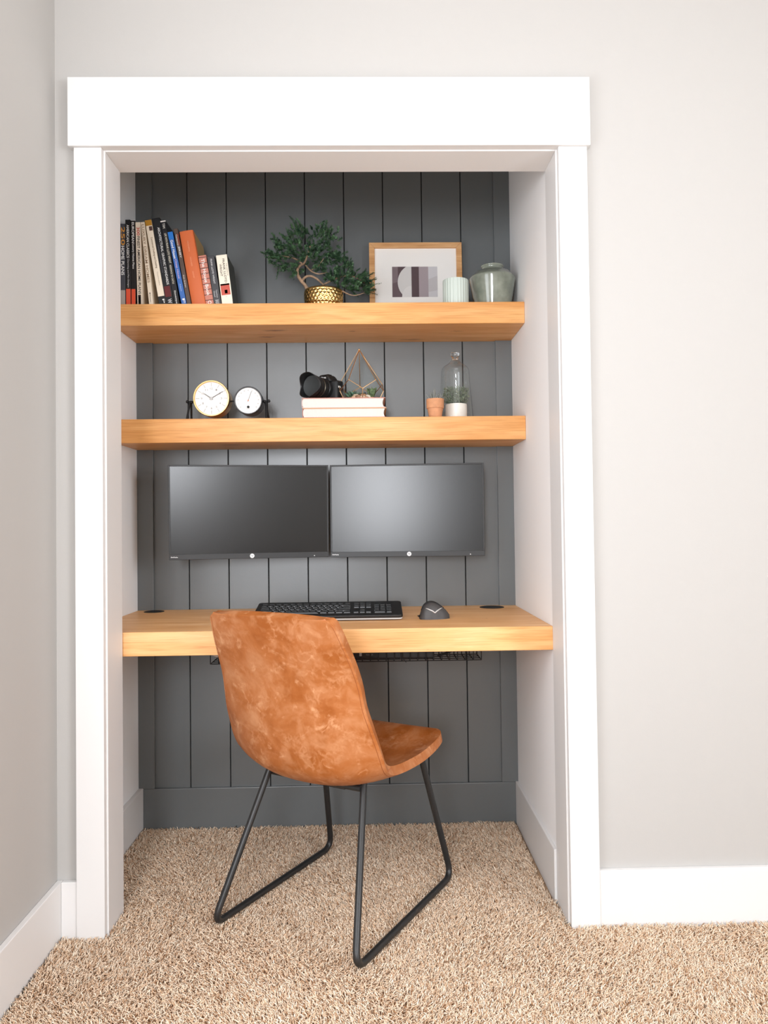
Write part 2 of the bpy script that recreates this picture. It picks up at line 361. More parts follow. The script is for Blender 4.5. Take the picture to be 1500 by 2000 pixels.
# ------------------------------------------------------------------ carpet pile
def carpet():
    sp = .0042
    pts = []
    for (x0, x1, y0, y1) in ((-.80, 1.65, -.85, -.021), (-.683, .497, -.021, .118), (-.796, .483, .118, .669)):
        gx_ = np.arange(x0, x1, sp); gy_ = np.arange(y0, y1, sp); X, Y = np.meshgrid(gx_, gy_)
        P = np.stack([X.ravel(), Y.ravel()], 1); P += rng.uniform(-.5, .5, P.shape) * sp * 1.1
        P[:, 0] = np.clip(P[:, 0], x0 + .001, x1 - .001); P[:, 1] = np.clip(P[:, 1], y0 + .001, y1 - .001)
        pts.append(P)
    P = np.concatenate(pts); n = len(P); x, y = P[:, 0], P[:, 1]
    # slow drift of the lie of the pile, as footsteps leave it
    ang = 2.2 * np.sin(3.1 * x + 1.3 * y + .5) + 1.8 * np.sin(-2.2 * x + 4.3 * y) + 1.2 * np.sin(9 * x + 7 * y + 2) + rng.normal(0, 1.3, n)
    lean = np.clip(rng.normal(.72, .28, n), .1, 1.3)
    clump = .5 + .5 * np.sin(31 * x + 5 * np.sin(23 * y)) * np.sin(37 * y + 4 * np.sin(19 * x))
    h = .0120 + .0065 * rng.random(n) + .003 * clump
    w = .00125 * rng.uniform(.8, 1.25, n)
    d = np.stack([np.cos(ang), np.sin(ang)], 1)
    tw = rng.uniform(0, 2 * PI, n)
    base = np.stack([x, y, np.full(n, -.0135)], 1)
    nv = 10; V = np.zeros((n, nv, 3), np.float32)
    for ring, (t, ww) in enumerate(((0, .9), (.55, 1.15), (.92, .85))):
        cen = base.copy(); off = lean * h * (t ** 1.8)
        cen[:, 0] += d[:, 0] * off; cen[:, 1] += d[:, 1] * off; cen[:, 2] += h * (t - .18 * t * t * lean)
        for k in range(3):
            a = tw + 2 * PI * k / 3 + t * 1.6
            V[:, ring * 3 + k, 0] = cen[:, 0] + np.cos(a) * w * ww
            V[:, ring * 3 + k, 1] = cen[:, 1] + np.sin(a) * w * ww
            V[:, ring * 3 + k, 2] = cen[:, 2]
    off = lean * h * 1.12
    V[:, 9, 0] = x + d[:, 0] * off; V[:, 9, 1] = y + d[:, 1] * off; V[:, 9, 2] = -.0135 + h * (1.03 - .2 * lean)
    V[:, :, 0] = np.maximum(V[:, :, 0], LW + .017); V[:, :, 1] = np.minimum(V[:, :, 1], YB - .012)
    ins = V[:, :, 1] > .117; V[:, :, 0] = np.where(ins, np.clip(V[:, :, 0], CL + .017, CR - .016), V[:, :, 0])
    quads = []
    for rr in range(2):
        for k in range(3):
            a, b = rr * 3 + k, rr * 3 + (k + 1) % 3; quads.append((a, b, b + 3, a + 3))
    tris = [(6, 7, 9), (7, 8, 9), (8, 6, 9)]
    loc = np.array([i for q in quads for i in q] + [i for t in tris for i in t], np.int32)
    loops = (loc[None, :] + (np.arange(n, dtype=np.int32) * nv)[:, None]).ravel()
    sizes = np.array([4] * 6 + [3] * 3, np.int32); tot = np.tile(sizes, n); st = np.concatenate([[0], np.cumsum(tot)[:-1]]).astype(np.int32)
    me = bpy.data.meshes.new('carpet_pile')
    me.vertices.add(n * nv); me.vertices.foreach_set('co', V.ravel())
    me.loops.add(len(loops)); me.loops.foreach_set('vertex_index', loops)
    me.polygons.add(len(tot)); me.polygons.foreach_set('loop_start', st)
    me.update(calc_edges=True)
    at = me.attributes.new('yarn', 'FLOAT', 'POINT')
    at.data.foreach_set('value', np.repeat(rng.random(n), nv).astype(np.float32))
    me.polygons.foreach_set('use_smooth', np.ones(len(tot), bool))
    m = bpy.data.materials.new('beige shag yarn'); m.use_nodes = True; nt = m.node_tree; b = nt.nodes['Principled BSDF']
    b.inputs['Roughness'].default_value = .9; b.inputs['Specular IOR Level'].default_value = .15
    a = nt.nodes.new('ShaderNodeAttribute'); a.attribute_name = 'yarn'
    r = nt.nodes.new('ShaderNodeValToRGB'); e = r.color_ramp.elements
    e[0].position = 0; e[0].color = (*lin((168, 122, 84)), 1); e[1].position = 1; e[1].color = (*lin((255, 242, 222)), 1)
    q = e.new(.14); q.color = (*lin((232, 198, 164)), 1); q = e.new(.6); q.color = (*lin((254, 231, 206)), 1)
    nt.links.new(a.outputs['Fac'], r.inputs['Fac']); nt.links.new(r.outputs['Color'], b.inputs['Base Color'])
    o = link('carpet_pile', me, m)
    tag(o, 'beige shag carpet pile covering the floor', 'carpet', kind='stuff')
carpet()

# ------------------------------------------------------------------ shelves and desk
def plank(name, y0, z0, z1, m, label, cat):
    bt = YB - .0112
    poly = [(CL + .0005, y0), (CR - .0005, y0), (CR - .0005, bt), (.4445, bt), (.4445, YB - .0002), (-.7565, YB - .0002), (-.7565, bt), (CL + .0005, bt)]
    L = Vector(((CL + CR) / 2, y0, z0))
    bm = bmesh.new(); prism(bm, [(a - L.x, b - L.y) for a, b in poly], 0, z1 - z0)
    root = thing(name, label, cat, L)
    obj('plank', bm, m, root, bevel=.0015)
    return root
S1Y, S1T, S1B = .436, 1.7480, 1.6790
S2Y, S2T, S2B = .446, 1.3815, 1.3055
DY, DT, DB = .125, .749, .683
plank('floating_shelf', S1Y, S1B, S1T, M_wood, 'thick honey pine floating shelf holding the row of books, upper of two', 'shelf')
plank('floating_shelf', S2Y, S2B, S2T, M_wood2, 'thick honey pine floating shelf holding the clock and camera, lower of two', 'shelf')
desk = plank('built_in_desk', DY, DB, DT, M_desk, 'honey pine built-in desktop carrying the keyboard, wall to wall in the nook', 'desk')
for (px, py, gr) in ((301, 1193.3, 1.0), (960.5, 1183, 1.24)):
    p = atZ(px, py, DT + .004)
    p = atY(px, py, .625 if gr < 1.1 else .612)
    bm = bmesh.new(); lathe(bm, [(.0335 * gr, 0), (.0335 * gr, .0012), (.031 * gr, .0020), (.026 * gr, .0020), (.025 * gr, .0015), (0.0001, .0015)], 40)
    g_ = obj('grommet_cover', bm, M_matteblack, desk, smooth=40); g_.location = Vector((p.x, p.y, DT)) - desk.location
    g_['label'] = 'round black cable grommet'

# ------------------------------------------------------------------ chair
def chair():
    c = Vector((-.09, .14, 0)); f = Vector((.527, .85, 0)).normalized(); rt = Vector((f.y, -f.x, 0))
    rz = math.atan2(f.y, f.x) - PI / 2
    root = thing('desk_chair', 'tan leather bucket chair on black sled legs pulled up to the desk', 'chair', c, rz)
    # local: x = lateral (right), y = forward
    SH = -.026
    E_ = [(-.274, .8145, .171), (-.2715, .812, .186), (-.266, .803, .1955), (-.253, .777, .202), (-.236, .74, .209), (-.212, .69, .216), (-.192, .64, .220), (-.180, .59, .223), (-.165, .545, .230), (-.146, .50, .235), (-.129, .46, .238), (-.108, .427, .236), (-.068, .407, .229), (0, .396, .225), (.1, .394, .224), (.18, .402, .222), (.235, .411, .216), (.262, .415, .203), (.275, .416, .185)]
    C_ = [(-.284, .818), (-.2825, .8145), (-.278, .804), (-.268, .777), (-.254, .741), (-.236, .69), (-.222, .64), (-.214, .59), (-.207, .54), (-.199, .49), (-.190, .445), (-.168, .398), (-.108, .364), (0, .354), (.1, .361), (.18, .380), (.237, .401), (.268, .410), (.285, .411)]
    e = catmull([(a, b, c_) for a, b, c_ in E_], 4); ce = catmull([(a, b) for a, b in C_], 4)
    nv = 20; bm = bmesh.new(); G = []
    def S(i, v):
        gk = abs(v) ** 2.4
        a = ce[i][0] + (e[i][0] - ce[i][0]) * gk; z = ce[i][1] + (e[i][1] - ce[i][1]) * gk
        return Vector((SH + e[i][2] * v, a, z))
    for i in range(len(e)):
        G.append([bm.verts.new(S(i, math.sin((2 * k / nv - 1) * PI / 2 * .92) / math.sin(PI / 2 * .92))) for k in range(nv + 1)])
    for i in range(len(G) - 1):
        for k in range(nv): bm.faces.new((G[i][k], G[i][k + 1], G[i + 1][k + 1], G[i + 1][k]))
    o = obj('seat_shell', bm, M_leather, root, smooth=180)
    md = o.modifiers.new('thick', 'SOLIDIFY'); md.thickness = .024; md.offset = 0
    md = o.modifiers.new('bevel', 'BEVEL'); md.width = .0085; md.segments = 4; md.limit_method = 'ANGLE'; md.angle_limit = math.radians(50)
    # seams on the outside of the back, along both sides
    for s in (-1, 1):
        pts = []
        for i in range(7, 52):
            p = S(i, s * .968); 
            du = S(min(i + 1, len(e) - 1), s * .968) - S(max(i - 1, 0), s * .968); dv = S(i, s * .968 + .02) - S(i, s * .968 - .02)
            n = du.cross(dv).normalized()
            if n.dot(Vector((0, -1, -.6))) < 0: n = -n
            pts.append(p + n * .0118)
        bm = bmesh.new(); tube(bm, pts, .0008, 6); q = obj('seam', bm, mat('seam thread', (150, 80, 34), .6), root, smooth=180)
    # short cross seam where back and seat meet at the side
    for s in (-1, 1):
        pts = [S(44, s * v) + Vector((0, -.004, -.0125)) for v in (.86, .92, .97, 1.0)] + [S(44, s * 1.0) + Vector((s * .0118, 0, 0))]
        bm = bmesh.new(); tube(bm, pts, .0011, 6); obj('seam', bm, MATS['seam thread'], root, smooth=180)
    r = .0090
    legs = [(-1, [(-.176, -.09, .372), (-.212, -.286, .0088), (-.218, .256, .0088), (-.172, .150, .372)]),
            (1, [(.118, -.072, .362), (.217, -.272, .0088), (.204, .262, .0088), (.160, .165, .378)])]
    for s, pts in legs:
        bm = bmesh.new(); tube(bm, fillet(pts, .045, 8), r, 14); obj('leg', bm, M_blackmetal, root, smooth=60)
    for a, z, x0, x1 in ((-.085, .352, -.176, .118), (.152, .362, -.172, .158)):
        bm = bmesh.new(); tube(bm, [(x0, a, z), (x1, a, z)], .0085, 12); obj('cross_bar', bm, M_blackmetal, root, smooth=60)
    bm = bmesh.new(); box(bm, SH - .09, SH + .09, -.08, .14, .338, .345); obj('seat_plate', bm, M_blackmetal, root, bevel=.002)
chair()

# ------------------------------------------------------------------ monitors
M_screen = mat('matte screen', (16, 17, 17), .25, spec=.5)
M_bezel = mat('monitor bezel', (40, 41, 42), .45)
M_logo = mat('logo white', (235, 236, 236), .4)
def monitor(xl, yl, xr, yr, zt, zb, label, pitch=-.3):
    L = Vector(((xl + xr) / 2, (yl + yr) / 2, zb)); w = math.hypot(xr - xl, yr - yl); h = zt - zb; rz = math.atan2(yr - yl, xr - xl)
    root = thing('monitor', label, 'monitor', L, rz, 'pair of wall mounted monitors')
    root.rotation_euler = (math.radians(pitch), 0, rz)
    bz = .0055; bot = .018
    bm = bmesh.new(); box(bm, -w / 2, w / 2, .006, .03, 0, h); box(bm, -w / 2, w / 2, 0, .006, 0, bot)
    for x0, x1, z0, z1 in ((-w / 2, -w / 2 + bz, bot, h), (w / 2 - bz, w / 2, bot, h), (-w / 2 + bz, w / 2 - bz, h - bz, h)): box(bm, x0, x1, 0, .006, z0, z1)
    obj('housing', bm, M_bezel, root, bevel=.001)
    bm = bmesh.new(); box(bm, -w * .3, w * .3, .03, .05, h * .18, h * .85); obj('rear_cover', bm, M_blackplastic, root, bevel=.008)
    obj('screen', B(-w / 2 + bz, w / 2 - bz, .0018, .006, bot, h - bz), M_screen, root)
    bm = bmesh.new(); lathe(bm, [(.0072, 0), (.0072, .0009), (0.0001, .0009)], 28); xform(bm, Matrix.Translation((0.006, 0, bot / 2)) @ Matrix.Rotation(PI / 2, 4, 'X'))
    lg = obj('logo', bm, M_logo, root); lg['label'] = 'round white maker logo'
    lettering([('h', .0040, bot / 2 + .0008, .0035, .0068, 'r', -.0011), ('p', .0081, bot / 2 - .0008, .0035, .0068, 'r', -.0011)], mat('logo ink', (90, 96, 104), .5), lg, 'logo_letters')
    lettering([('EliteDisplay', -w / 2 + .017, .0085, .022, .0042, 'r', -.0003, .02)], M_logo, root)
    bm = bmesh.new(); lathe(bm, [(.0016, 0), (.0016, .0006), (.0001, .0006)], 12); xform(bm, Matrix.Translation((w / 2 - .048, 0, bot / 2 - .003)) @ Matrix.Rotation(PI / 2, 4, 'X')); obj('power_button', bm, M_logo, root)
    # bracket to the wall
    mb = bmesh.new(); d = (YB - L.y) / math.cos(rz); box(mb, -.05, .05, .05, .056, h / 2 - .05, h / 2 + .05); tube(mb, [(0, .056, h / 2), (0, d - .006, h / 2)], .016, 12)
    obj('wall_mount', mb, M_blackmetal, root)
monitor(atY(329.5, 1000, .485).x, .485, -.1435, .567, 1.2375, .9300, 'left dark monitor on the wall, its screen turned toward the right', 3.0)
monitor(-.1375, .570, .3765, .535, 1.2385, .9285, 'right monitor on the wall, its screen catching a pale window glare')

# ------------------------------------------------------------------ keyboard
def keyboard():
    yf = .300; pr_ = atZ(787.5, 1203, DT + .012); pl = atZ(513, 1203, DT + .012)
    xr = atY(787, 1201, yf).x; xl = xr - .452
    root = thing('keyboard', 'black full-size keyboard lying on the desk behind the chair', 'keyboard', ((xl + xr) / 2, yf, DT + .0022), 0)
    W = xr - xl; D = .160; T = .013; til = math.radians(9.5)
    R = Matrix.Translation((0, 0, .0015)) @ Matrix.Rotation(til, 4, 'X')
    def rr(x0, x1, y0, y1, r, n=6):
        o = []
        for cx, cy, a0 in ((x1 - r, y1 - r, 0), (x0 + r, y1 - r, PI / 2), (x0 + r, y0 + r, PI), (x1 - r, y0 + r, 1.5 * PI)):
            for k in range(n + 1): o.append((cx + r * math.cos(a0 + PI / 2 * k / n), cy + r * math.sin(a0 + PI / 2 * k / n)))
        return o
    bm = bmesh.new(); prism(bm, rr(-W / 2, W / 2, 0, D, .012), .004, T); xform(bm, R); obj('case', bm, M_blackplastic, root, bevel=.002)
    bm = bmesh.new(); prism(bm, rr(-W / 2 + .001, W / 2 - .001, .0005, D - .001, .012), 0, .004); xform(bm, R); e = obj('base_edge', bm, mat('silver plastic', (190, 190, 188), .35), root); e['label'] = 'pale silver lower rim'
    for x in (-W * .38, W * .38):
        obj('foot', B(x - .012, x + .012, D * .9, D * .9 + .006, -.002, .026), M_blackplastic, root)
    km = mat('key cap', (30, 31, 32), .35); kw = .0165; gap = .0187; h0 = T; x0 = -W / 2 + .016
    cache = {}
    def key(x, y, w=1.0, dd=1.0):
        k = (round(w, 2), round(dd, 2))
        if k not in cache:
            bm = bmesh.new(); ww = gap * w - .0022; d_ = gap * dd - .0022; v = box(bm, 0, ww, 0, d_, -.001, .0042)
            for q in v:
                if q.co.z > .001: q.co.x = ww / 2 + (q.co.x - ww / 2) * .86; q.co.y = d_ / 2 + (q.co.y - d_ / 2) * .82
            o = obj('key', bm, km, root, bevel=.0006, seg=1); cache[k] = o
        else:
            o = cache[k].copy(); COL.objects.link(o); o.parent = root
        o.matrix_local = R @ Matrix.Translation((x, y, h0))
    yb = .026; rows = [[1.25, 1.25, 1.25, 6.0, 1.25, 1.25, 1.25, 1.25], [2.25] + [1] * 10 + [2.25 - .25 + .75], [1.75] + [1] * 11 + [2.25], [1.5] + [1] * 12 + [1.5], [1] * 13 + [2], None]
    nk = 0
    for ri, row in enumerate(rows):
        y = yb + ri * gap
        if row is None:
            for i in range(13): key(x0 + i * gap * 1.15 , y + .004, 1, .62); nk += 1
            for i in range(3): key(x0 + 15.35 * gap + i * gap, y + .004, 1, .62); nk += 1
            continue
        x = x0; sc = 15 / sum(row)
        for w in row: key(x, y, w * sc); x += w * sc * gap; nk += 1
        if ri in (3, 4):
            for i in range(3): key(x0 + 15.35 * gap + i * gap, y); nk += 1
        if ri == 0:
            for i in range(3): key(x0 + 15.35 * gap + i * gap, y); nk += 1
        if ri == 1: key(x0 + 16.35 * gap, y); nk += 1
        nx = x0 + 18.7 * gap
        if ri == 0:
            key(nx, y, 2); key(nx + 2 * gap, y); nk += 2
        elif ri <= 3:
            for i in range(3): key(nx + i * gap, y); nk += 1
        else:
            for i in range(3): key(nx + i * gap, y); nk += 1
keyboard()

# ------------------------------------------------------------------ mouse
def mouse():
    yc = .335; px = atY(847, 1190, yc).x
    root = thing('mouse', 'dark grey sculpted mouse with silver chevron standing right of the keyboard', 'mouse', (px, yc, DT), 0)
    nu, nv = 28, 14; bm = bmesh.new(); rows = []
    prof = catmull([(-.044, .004), (-.041, .016), (-.034, .036), (-.026, .046), (-.011, .0520), (.005, .049), (.021, .039), (.038, .024), (.0475, .011)], 4)
    nP = len(prof)
    def S(i, t):   # t in 0..1 from front base over the top to the rear base
        x, z = prof[i]; u = i / (nP - 1); half = .034 * (math.sin(PI * min(1, max(0, .06 + u * .9))) ** .45) * (1 - .35 * max(0, (x - .01) / .0375) ** 1.5)
        a = PI * t; sk = -.006 * (1 - t)
        w = math.cos(a); s = max(0, math.sin(a)) ** .75
        pinch = 1 - .16 * math.exp(-((x - .016) / .012) ** 2) * math.exp(-((s - .25) / .25) ** 2)
        return Vector((x, -w * half * pinch * (1 if t > .5 else 1.0) + sk * 0, z * s))
    for i in range(nP): rows.append([bm.verts.new(S(i, j / nv)) for j in range(nv + 1)])
    for i in range(nP - 1):
        for j in range(nv): bm.faces.new((rows[i][j], rows[i + 1][j], rows[i + 1][j + 1], rows[i][j + 1]))
        bm.faces.new((rows[i][0], rows[i][nv], rows[i + 1][nv], rows[i + 1][0]))
    bm.faces.new(rows[0]); bm.faces.new(rows[-1][::-1])
    o = obj('body', bm, mat('dark grey rubber', (62, 60, 60), .5), root, smooth=60)
    # chevron strip laid on the side that faces the camera
    def on(x, zt):
        i = min(range(nP), key=lambda k: abs(prof[k][0] - x)); best = min((abs(S(i, j / 200).z - zt), j) for j in range(100)); p = S(i, best[1] / 200)
        n = Vector((0, -.8, .5)).normalized(); return p + n * .0006
    pts = [on(-.027, .0335), on(-.018, .031), on(-.009, .026), on(-.001, .0205), on(.008, .026), on(.016, .0305), on(.024, .033)]
    bm = bmesh.new(); tube(bm, pts, .0017, 8, taper=[.0009, .0017, .002, .0022, .002, .0017, .001]); c = obj('chevron_accent', bm, mat('chevron silver', (200, 200, 198), .3, metal=.3), root, smooth=180); c['label'] = 'silver V-shaped chevron strip'
    # dark glossy top plate: buttons
    bm = bmesh.new(); q = []
    for i in range(6, nP - 6):
        q.append([bm.verts.new(S(i, t) + Vector((0, 0, .0005)) ) for t in np.linspace(.40, .66, 7)])
    for i in range(len(q) - 1):
        for j in range(6): bm.faces.new((q[i][j], q[i + 1][j], q[i + 1][j + 1], q[i][j + 1]))
    tp = obj('button_plate', bm, M_blackplastic, root, smooth=180); md = tp.modifiers.new('s', 'SOLIDIFY'); md.thickness = .0008; md.offset = 1
    bm = bmesh.new(); tube(bm, [(-.0435, -.006, .008), (-.050, -.010, .010)], .003, 8, taper=[.004, .0012]); obj('thumb_rest', bm, M_blackplastic, root, smooth=180)
mouse()

# ------------------------------------------------------------------ cable tray under the desk
def tray():
    ZB = .6165; y0, y1 = .36, .46; xl, xr = atY(411, 1290, y0).x, atY(940, 1280, y0).x
    L = Vector(((xl + xr) / 2, y0, ZB)); w = xr - xl; top = DB - ZB; dp = y1 - y0
    root = thing('cable_tray', 'black wire cable tray hung beneath the desktop behind the chair', 'cable tray', L)
    bm = bmesh.new()
    for y, z in ((0, 0), (dp * .33, 0), (dp * .66, 0), (dp, 0), (0, top * .5), (dp, top * .5), (0, top - .004), (dp, top - .004)): tube(bm, [(-w / 2, y, z), (w / 2, y, z)], .0017, 6)
    k = 34
    for i in range(k + 1):
        x = -w / 2 + w * i / k; tube(bm, [(x, 0, top - .002), (x, 0, 0), (x, dp, 0), (x, dp, top - .002)], .0013, 5)
    obj('wire_basket', bm, M_matteblack, root)
    for x in (-w * .3, w * .3):
        bm = bmesh.new(); box(bm, x - .012, x + .012, 0, dp, top - .0022, top - .0002); obj('mounting_bracket', bm, M_matteblack, root)
    s = thing('power_strip', 'long black power strip lying in the wire tray under the desk', 'power strip', (.09, y0 + .03, ZB + .0018))
    obj('body', B(-.15, .10, 0, .042, 0, .032), M_blackplastic, s, bevel=.004)
    obj('switch', B(-.132, -.124, -.002, .0, .010, .024), mat('switch grey', (170, 172, 172), .5), s)
    lettering([('MAX 10A', -.10, .014, .022, .006, 'r', -.0006)], mat('strip print', (120, 120, 120), .5), s)
    for i in range(5):
        bm = bmesh.new(); lathe(bm, [(.014, 0), (.014, .001), (.012, .001), (.011, .0004), (.0001, .0004)], 20); xform(bm, Matrix.Translation((-.09 + i * .04, .021, .0318))); obj('socket', bm, M_matteblack, s)
    b = bmesh.new()
    pts = [(-.045, 0, .038), (-.02, -.004, .022), (.0, -.006, .014), (.03, -.006, .006), (.06, -.004, .006)]
    root2 = thing('cord_bundle', 'pale grey bundled cords at the left end of the wire tray', 'cords', (atY(425, 1288, y0).x, y0 + .03, ZB + .004))
    for j in range(7):
        bm = bmesh.new(); pp = [Vector(p) + Vector((0, .007 * (j % 3), .010 * (j // 3))) for p in pts]
        tube(bm, catmull(pp, 4), .0046, 8); obj('cord', bm, mat('pale cord', (176, 160, 150), .6), root2, smooth=180)
    bm = bmesh.new(); tube(bm, catmull([(.016, -.016, .034), (.022, -.016, .020), (.045, -.016, .012), (.062, -.012, .004)], 5), .004, 8); obj('cord', bm, M_matteblack, root2, smooth=180)
    p = atY(783, 1282, y0 - .004); bm = bmesh.new(); tube(bm, catmull([(0, .0, .012), (.0, 0, 0), (.004, -.002, -.006), (.012, -.003, -.013), (.016, -.003, -.018)], 5), .0011, 6)
    root3 = thing('dangling_wire', 'thin black wire end dangling below the middle of the cable tray', 'wire', p); obj('wire', bm, M_matteblack, root3, smooth=180)
    bm = bmesh.new(); p = atY(900, 1276, y0 + .02); root4 = thing('cable', 'black cable arched through the right end of the wire tray', 'cable', (p.x, y0 + .05, ZB + .006))
    tube(bm, catmull([(-.07, 0, .0), (-.04, 0, .008), (-.01, 0, .024), (.02, 0, .034), (.05, .01, .032), (.07, .02, .01)], 5), .004, 8); obj('cord', bm, M_matteblack, root4, smooth=180)
tray()

# ------------------------------------------------------------------ books on the upper shelf
Mpage = mat('book pages', (226, 216, 198), .8, vary=(300, .08))
M_ink_w = mat('white lettering', (236, 236, 234), .5)
def bcol(n, c, rough=.45): return mat('cover ' + n, c, rough)
BY = .468
PREV = []
def book(xtl, xtr, ytop, xbl, label, cover, spine=None, depth=.185, soft=False, y=BY, texts=(), bands=(), roundness=0.0, board=None, ybot=594.0, dx=0):
    """corner pixels of the spine give its tilt, thickness and height; base stands on the shelf"""
    Tl = atY(xtl, ytop, y); Tr = atY(xtr, ytop, y); Bl = atY(xbl, ybot, y); s = Vector((Tl.x - Bl.x, 0, Tl.z - Bl.z))
    tilt = math.atan2(s.x, s.z)                       # negative leans left
    t = (Tr.x - Tl.x) * math.cos(tilt)
    base = Vector((Bl.x - math.tan(tilt) * (Bl.z - S1T) + dx, y, S1T + .0003))
    h = (Tl.z - S1T) / math.cos(tilt) - (0)
    # a leaning book starts where its neighbour ends
    if PREV:
        pb, pt, ph, pti = PREV[-1]; top = min(h * math.cos(tilt), ph * math.cos(pti) - pt * math.sin(-pti) * 0)
        ov = max((pb + pt / math.cos(pti) + math.tan(pti) * q) - (base.x + math.tan(tilt) * q) for q in (0, top)) + .0003
        if ov > 0: base.x += ov; t -= min(ov * .9, t * .35)
    PREV.append((base.x, t, h, tilt))
    root = thing('book', label, 'book', base, 0, 'books on the upper shelf'); root.rotation_euler = (0, tilt, 0)
    b = .0012 if soft else .0022
    ins = .0004 if soft else .003
    cm = bcol(label, cover)
    bdm = cm if board is None else bcol(label + ' board', board)
    bm = bmesh.new()
    if roundness:
        n = 8; outer = [(t / 2 - t / 2 * math.cos(PI * k / n), -roundness * math.sin(PI * k / n)) for k in range(n + 1)]
        prism(bm, outer + [(t, .018), (0, .018)], 0, h)
    else:
        box(bm, 0, t, 0, b, 0, h)
    sp = obj('spine', bm, cm, root, bevel=.0008, seg=1, smooth=50)
    y0 = .0 if not roundness else .010
    yy = b if not roundness else .018
    for x0, x1 in ((0, b), (t - b, t)):
        o = obj('cover_board', B(x0, x1, yy, depth, 0, h), bdm, root, bevel=.0005, seg=1)
        if board is not None: o['label'] = 'tan cover board'
    obj('pages', B(b, t - b, yy, depth - ins, ins, h - ins), Mpage, root)
    yo = (-.0002 - roundness)
    for (f0, f1, colr, x0, x1) in bands:
        nm = 'band %d %d %d' % colr
        o = obj('spine_band', B(t * x0, t * x1, -.0002 - roundness, .0004, h * (1 - f1), h * (1 - f0)), mat(nm, colr, .5), root)
    for (body, f0, f1, xc, hh, colr) in texts:
        m = mat('ink %d %d %d' % colr, colr, .5)
        lettering([(body, t * xc, h * (1 - (f0 + f1) / 2), h * (f1 - f0), t * hh, 'd', yo - .00035, .012)], m, root)
    return root, t, h
W_ = (238, 238, 236)
book(234.0, 244.2, 437, 234.6, 'slate and grey book with gold numbers, leftmost of the row by the jamb', (66, 68, 76), bands=[(.80, 1, (168, 160, 152), 0, 1)], texts=[('250', .04, .26, .6, .75, (214, 150, 60)), ('HOME PLANS', .27, .62, .55, .6, W_)])
book(244.4, 254.2, 429, 246.0, 'black book with orange foot, first of its matching pair', (20, 20, 22), bands=[(.795, 1, (226, 84, 50), .06, .94)], texts=[('AMERICAN CLASSICS', .06, .44, .5, .5, W_), ('Charming and Plan Designs', .45, .78, .5, .35, (200, 200, 200))])
book(255.2, 263.8, 431, 256.6, 'black book with orange foot, right one of its matching pair', (24, 22, 23), bands=[(.795, 1, (226, 84, 50), .06, .94)], texts=[('EUROPEAN', .02, .26, .5, .55, W_), ('Luxury Home Plans', .27, .56, .5, .55, W_)])
book(264.2, 274.0, 434, 268.2, 'cream book with a red number above black serif title', (238, 225, 206), bands=[(.86, .985, (36, 30, 30), .2, .75), (.88, .97, (232, 222, 208), .35, .6)], texts=[('300', .06, .16, .55, .6, (196, 60, 40)), ('FINEST AMERICAN HOME PLANS', .17, .85, .55, .52, (40, 36, 34))])
book(274.2, 282.2, 434, 291.0, 'narrow cream book with pale tan capital lettering', (238, 225, 204), texts=[('LUXURY DREAM HOMES', .03, .72, .5, .62, (164, 138, 110)), ('Sunset', .86, .95, .5, .25, (90, 80, 70))], bands=[(.835, .855, (40, 36, 34), .4, .6)])
book(282.8, 295.6, 431, 311.0, 'cream book with ochre top and black foot', (234, 221, 200), bands=[(0, .065, (176, 126, 34), 0, 1), (.075, .125, (84, 56, 50), .45, .95), (.885, 1, (22, 22, 23), 0, 1)], texts=[('Commercial Drafting and Detailing', .20, .56, .55, .34, (110, 84, 44)), ('Theodore Jefferis', .60, .76, .55, .14, (120, 100, 80)), ('P', .92, .97, .75, .3, W_)])
book(296.0, 312.0, 427, 323.6, 'tall black book with white serif title and dark red patch', (18, 19, 22), bands=[(.775, .895, (96, 24, 26), .1, .85)], texts=[('ARCHITECTURAL GRAPHIC STANDARDS', .11, .76, .66, .30, (222, 222, 220)), ('AMERICAN INSTITUTE', .30, .62, .25, .12, (90, 90, 100)), ('W', .92, .97, .55, .5, (220, 220, 220))])
book(313.0, 323.4, 432, 340.2, 'thin black book with white title beside the blue book', (22, 22, 25), bands=[(0, .015, (210, 206, 200), 0, 1)], texts=[('TIM', .03, .09, .5, .4, (210, 208, 200)), ('LIFE WITH FRANK LLOYD WRIGHT', .15, .50, .55, .4, (214, 208, 190)), ('RESIDENCE TO CASTLE', .52, .74, .5, .34, (214, 208, 190)), ('Dominique', .82, .97, .5, .34, W_)])
book(326.4, 337.0, 454, 353.6, 'thin bright blue book with rounded white and pink title', (56, 104, 176), bands=[(0, .10, (30, 112, 196), 0, 1)], texts=[('Good House', .11, .36, .5, .55, W_), ('Cheap House', .37, .63, .5, .5, (208, 176, 204)), ('Adams', .70, .80, .5, .25, (170, 190, 226)), ('F', .90, .96, .6, .5, W_)])
book(338.6, 346.8, 447, 365.2, 'thin brown paperback squeezed between blue and orange books', (84, 68, 60), texts=[('Centennial', .08, .22, .45, .4, (220, 206, 190)), ('JERSEY', .23, .38, .5, .5, W_), ('Kate Graham', .60, .76, .45, .3, (214, 206, 196))], bands=[(.07, .22, (120, 52, 34), .5, 1)])
book(350.2, 377.6, 453.5, 374.6, 'wide orange cloth book leaning left, thickest of the row', (206, 104, 56), depth=.150, roundness=.004, board=(170, 138, 84), texts=[('MODERN', .14, .28, .5, .10, (226, 150, 110)), ('HOUSES', .36, .48, .5, .10, (226, 150, 110)), ('NOW', .55, .64, .5, .10, (226, 150, 110))])
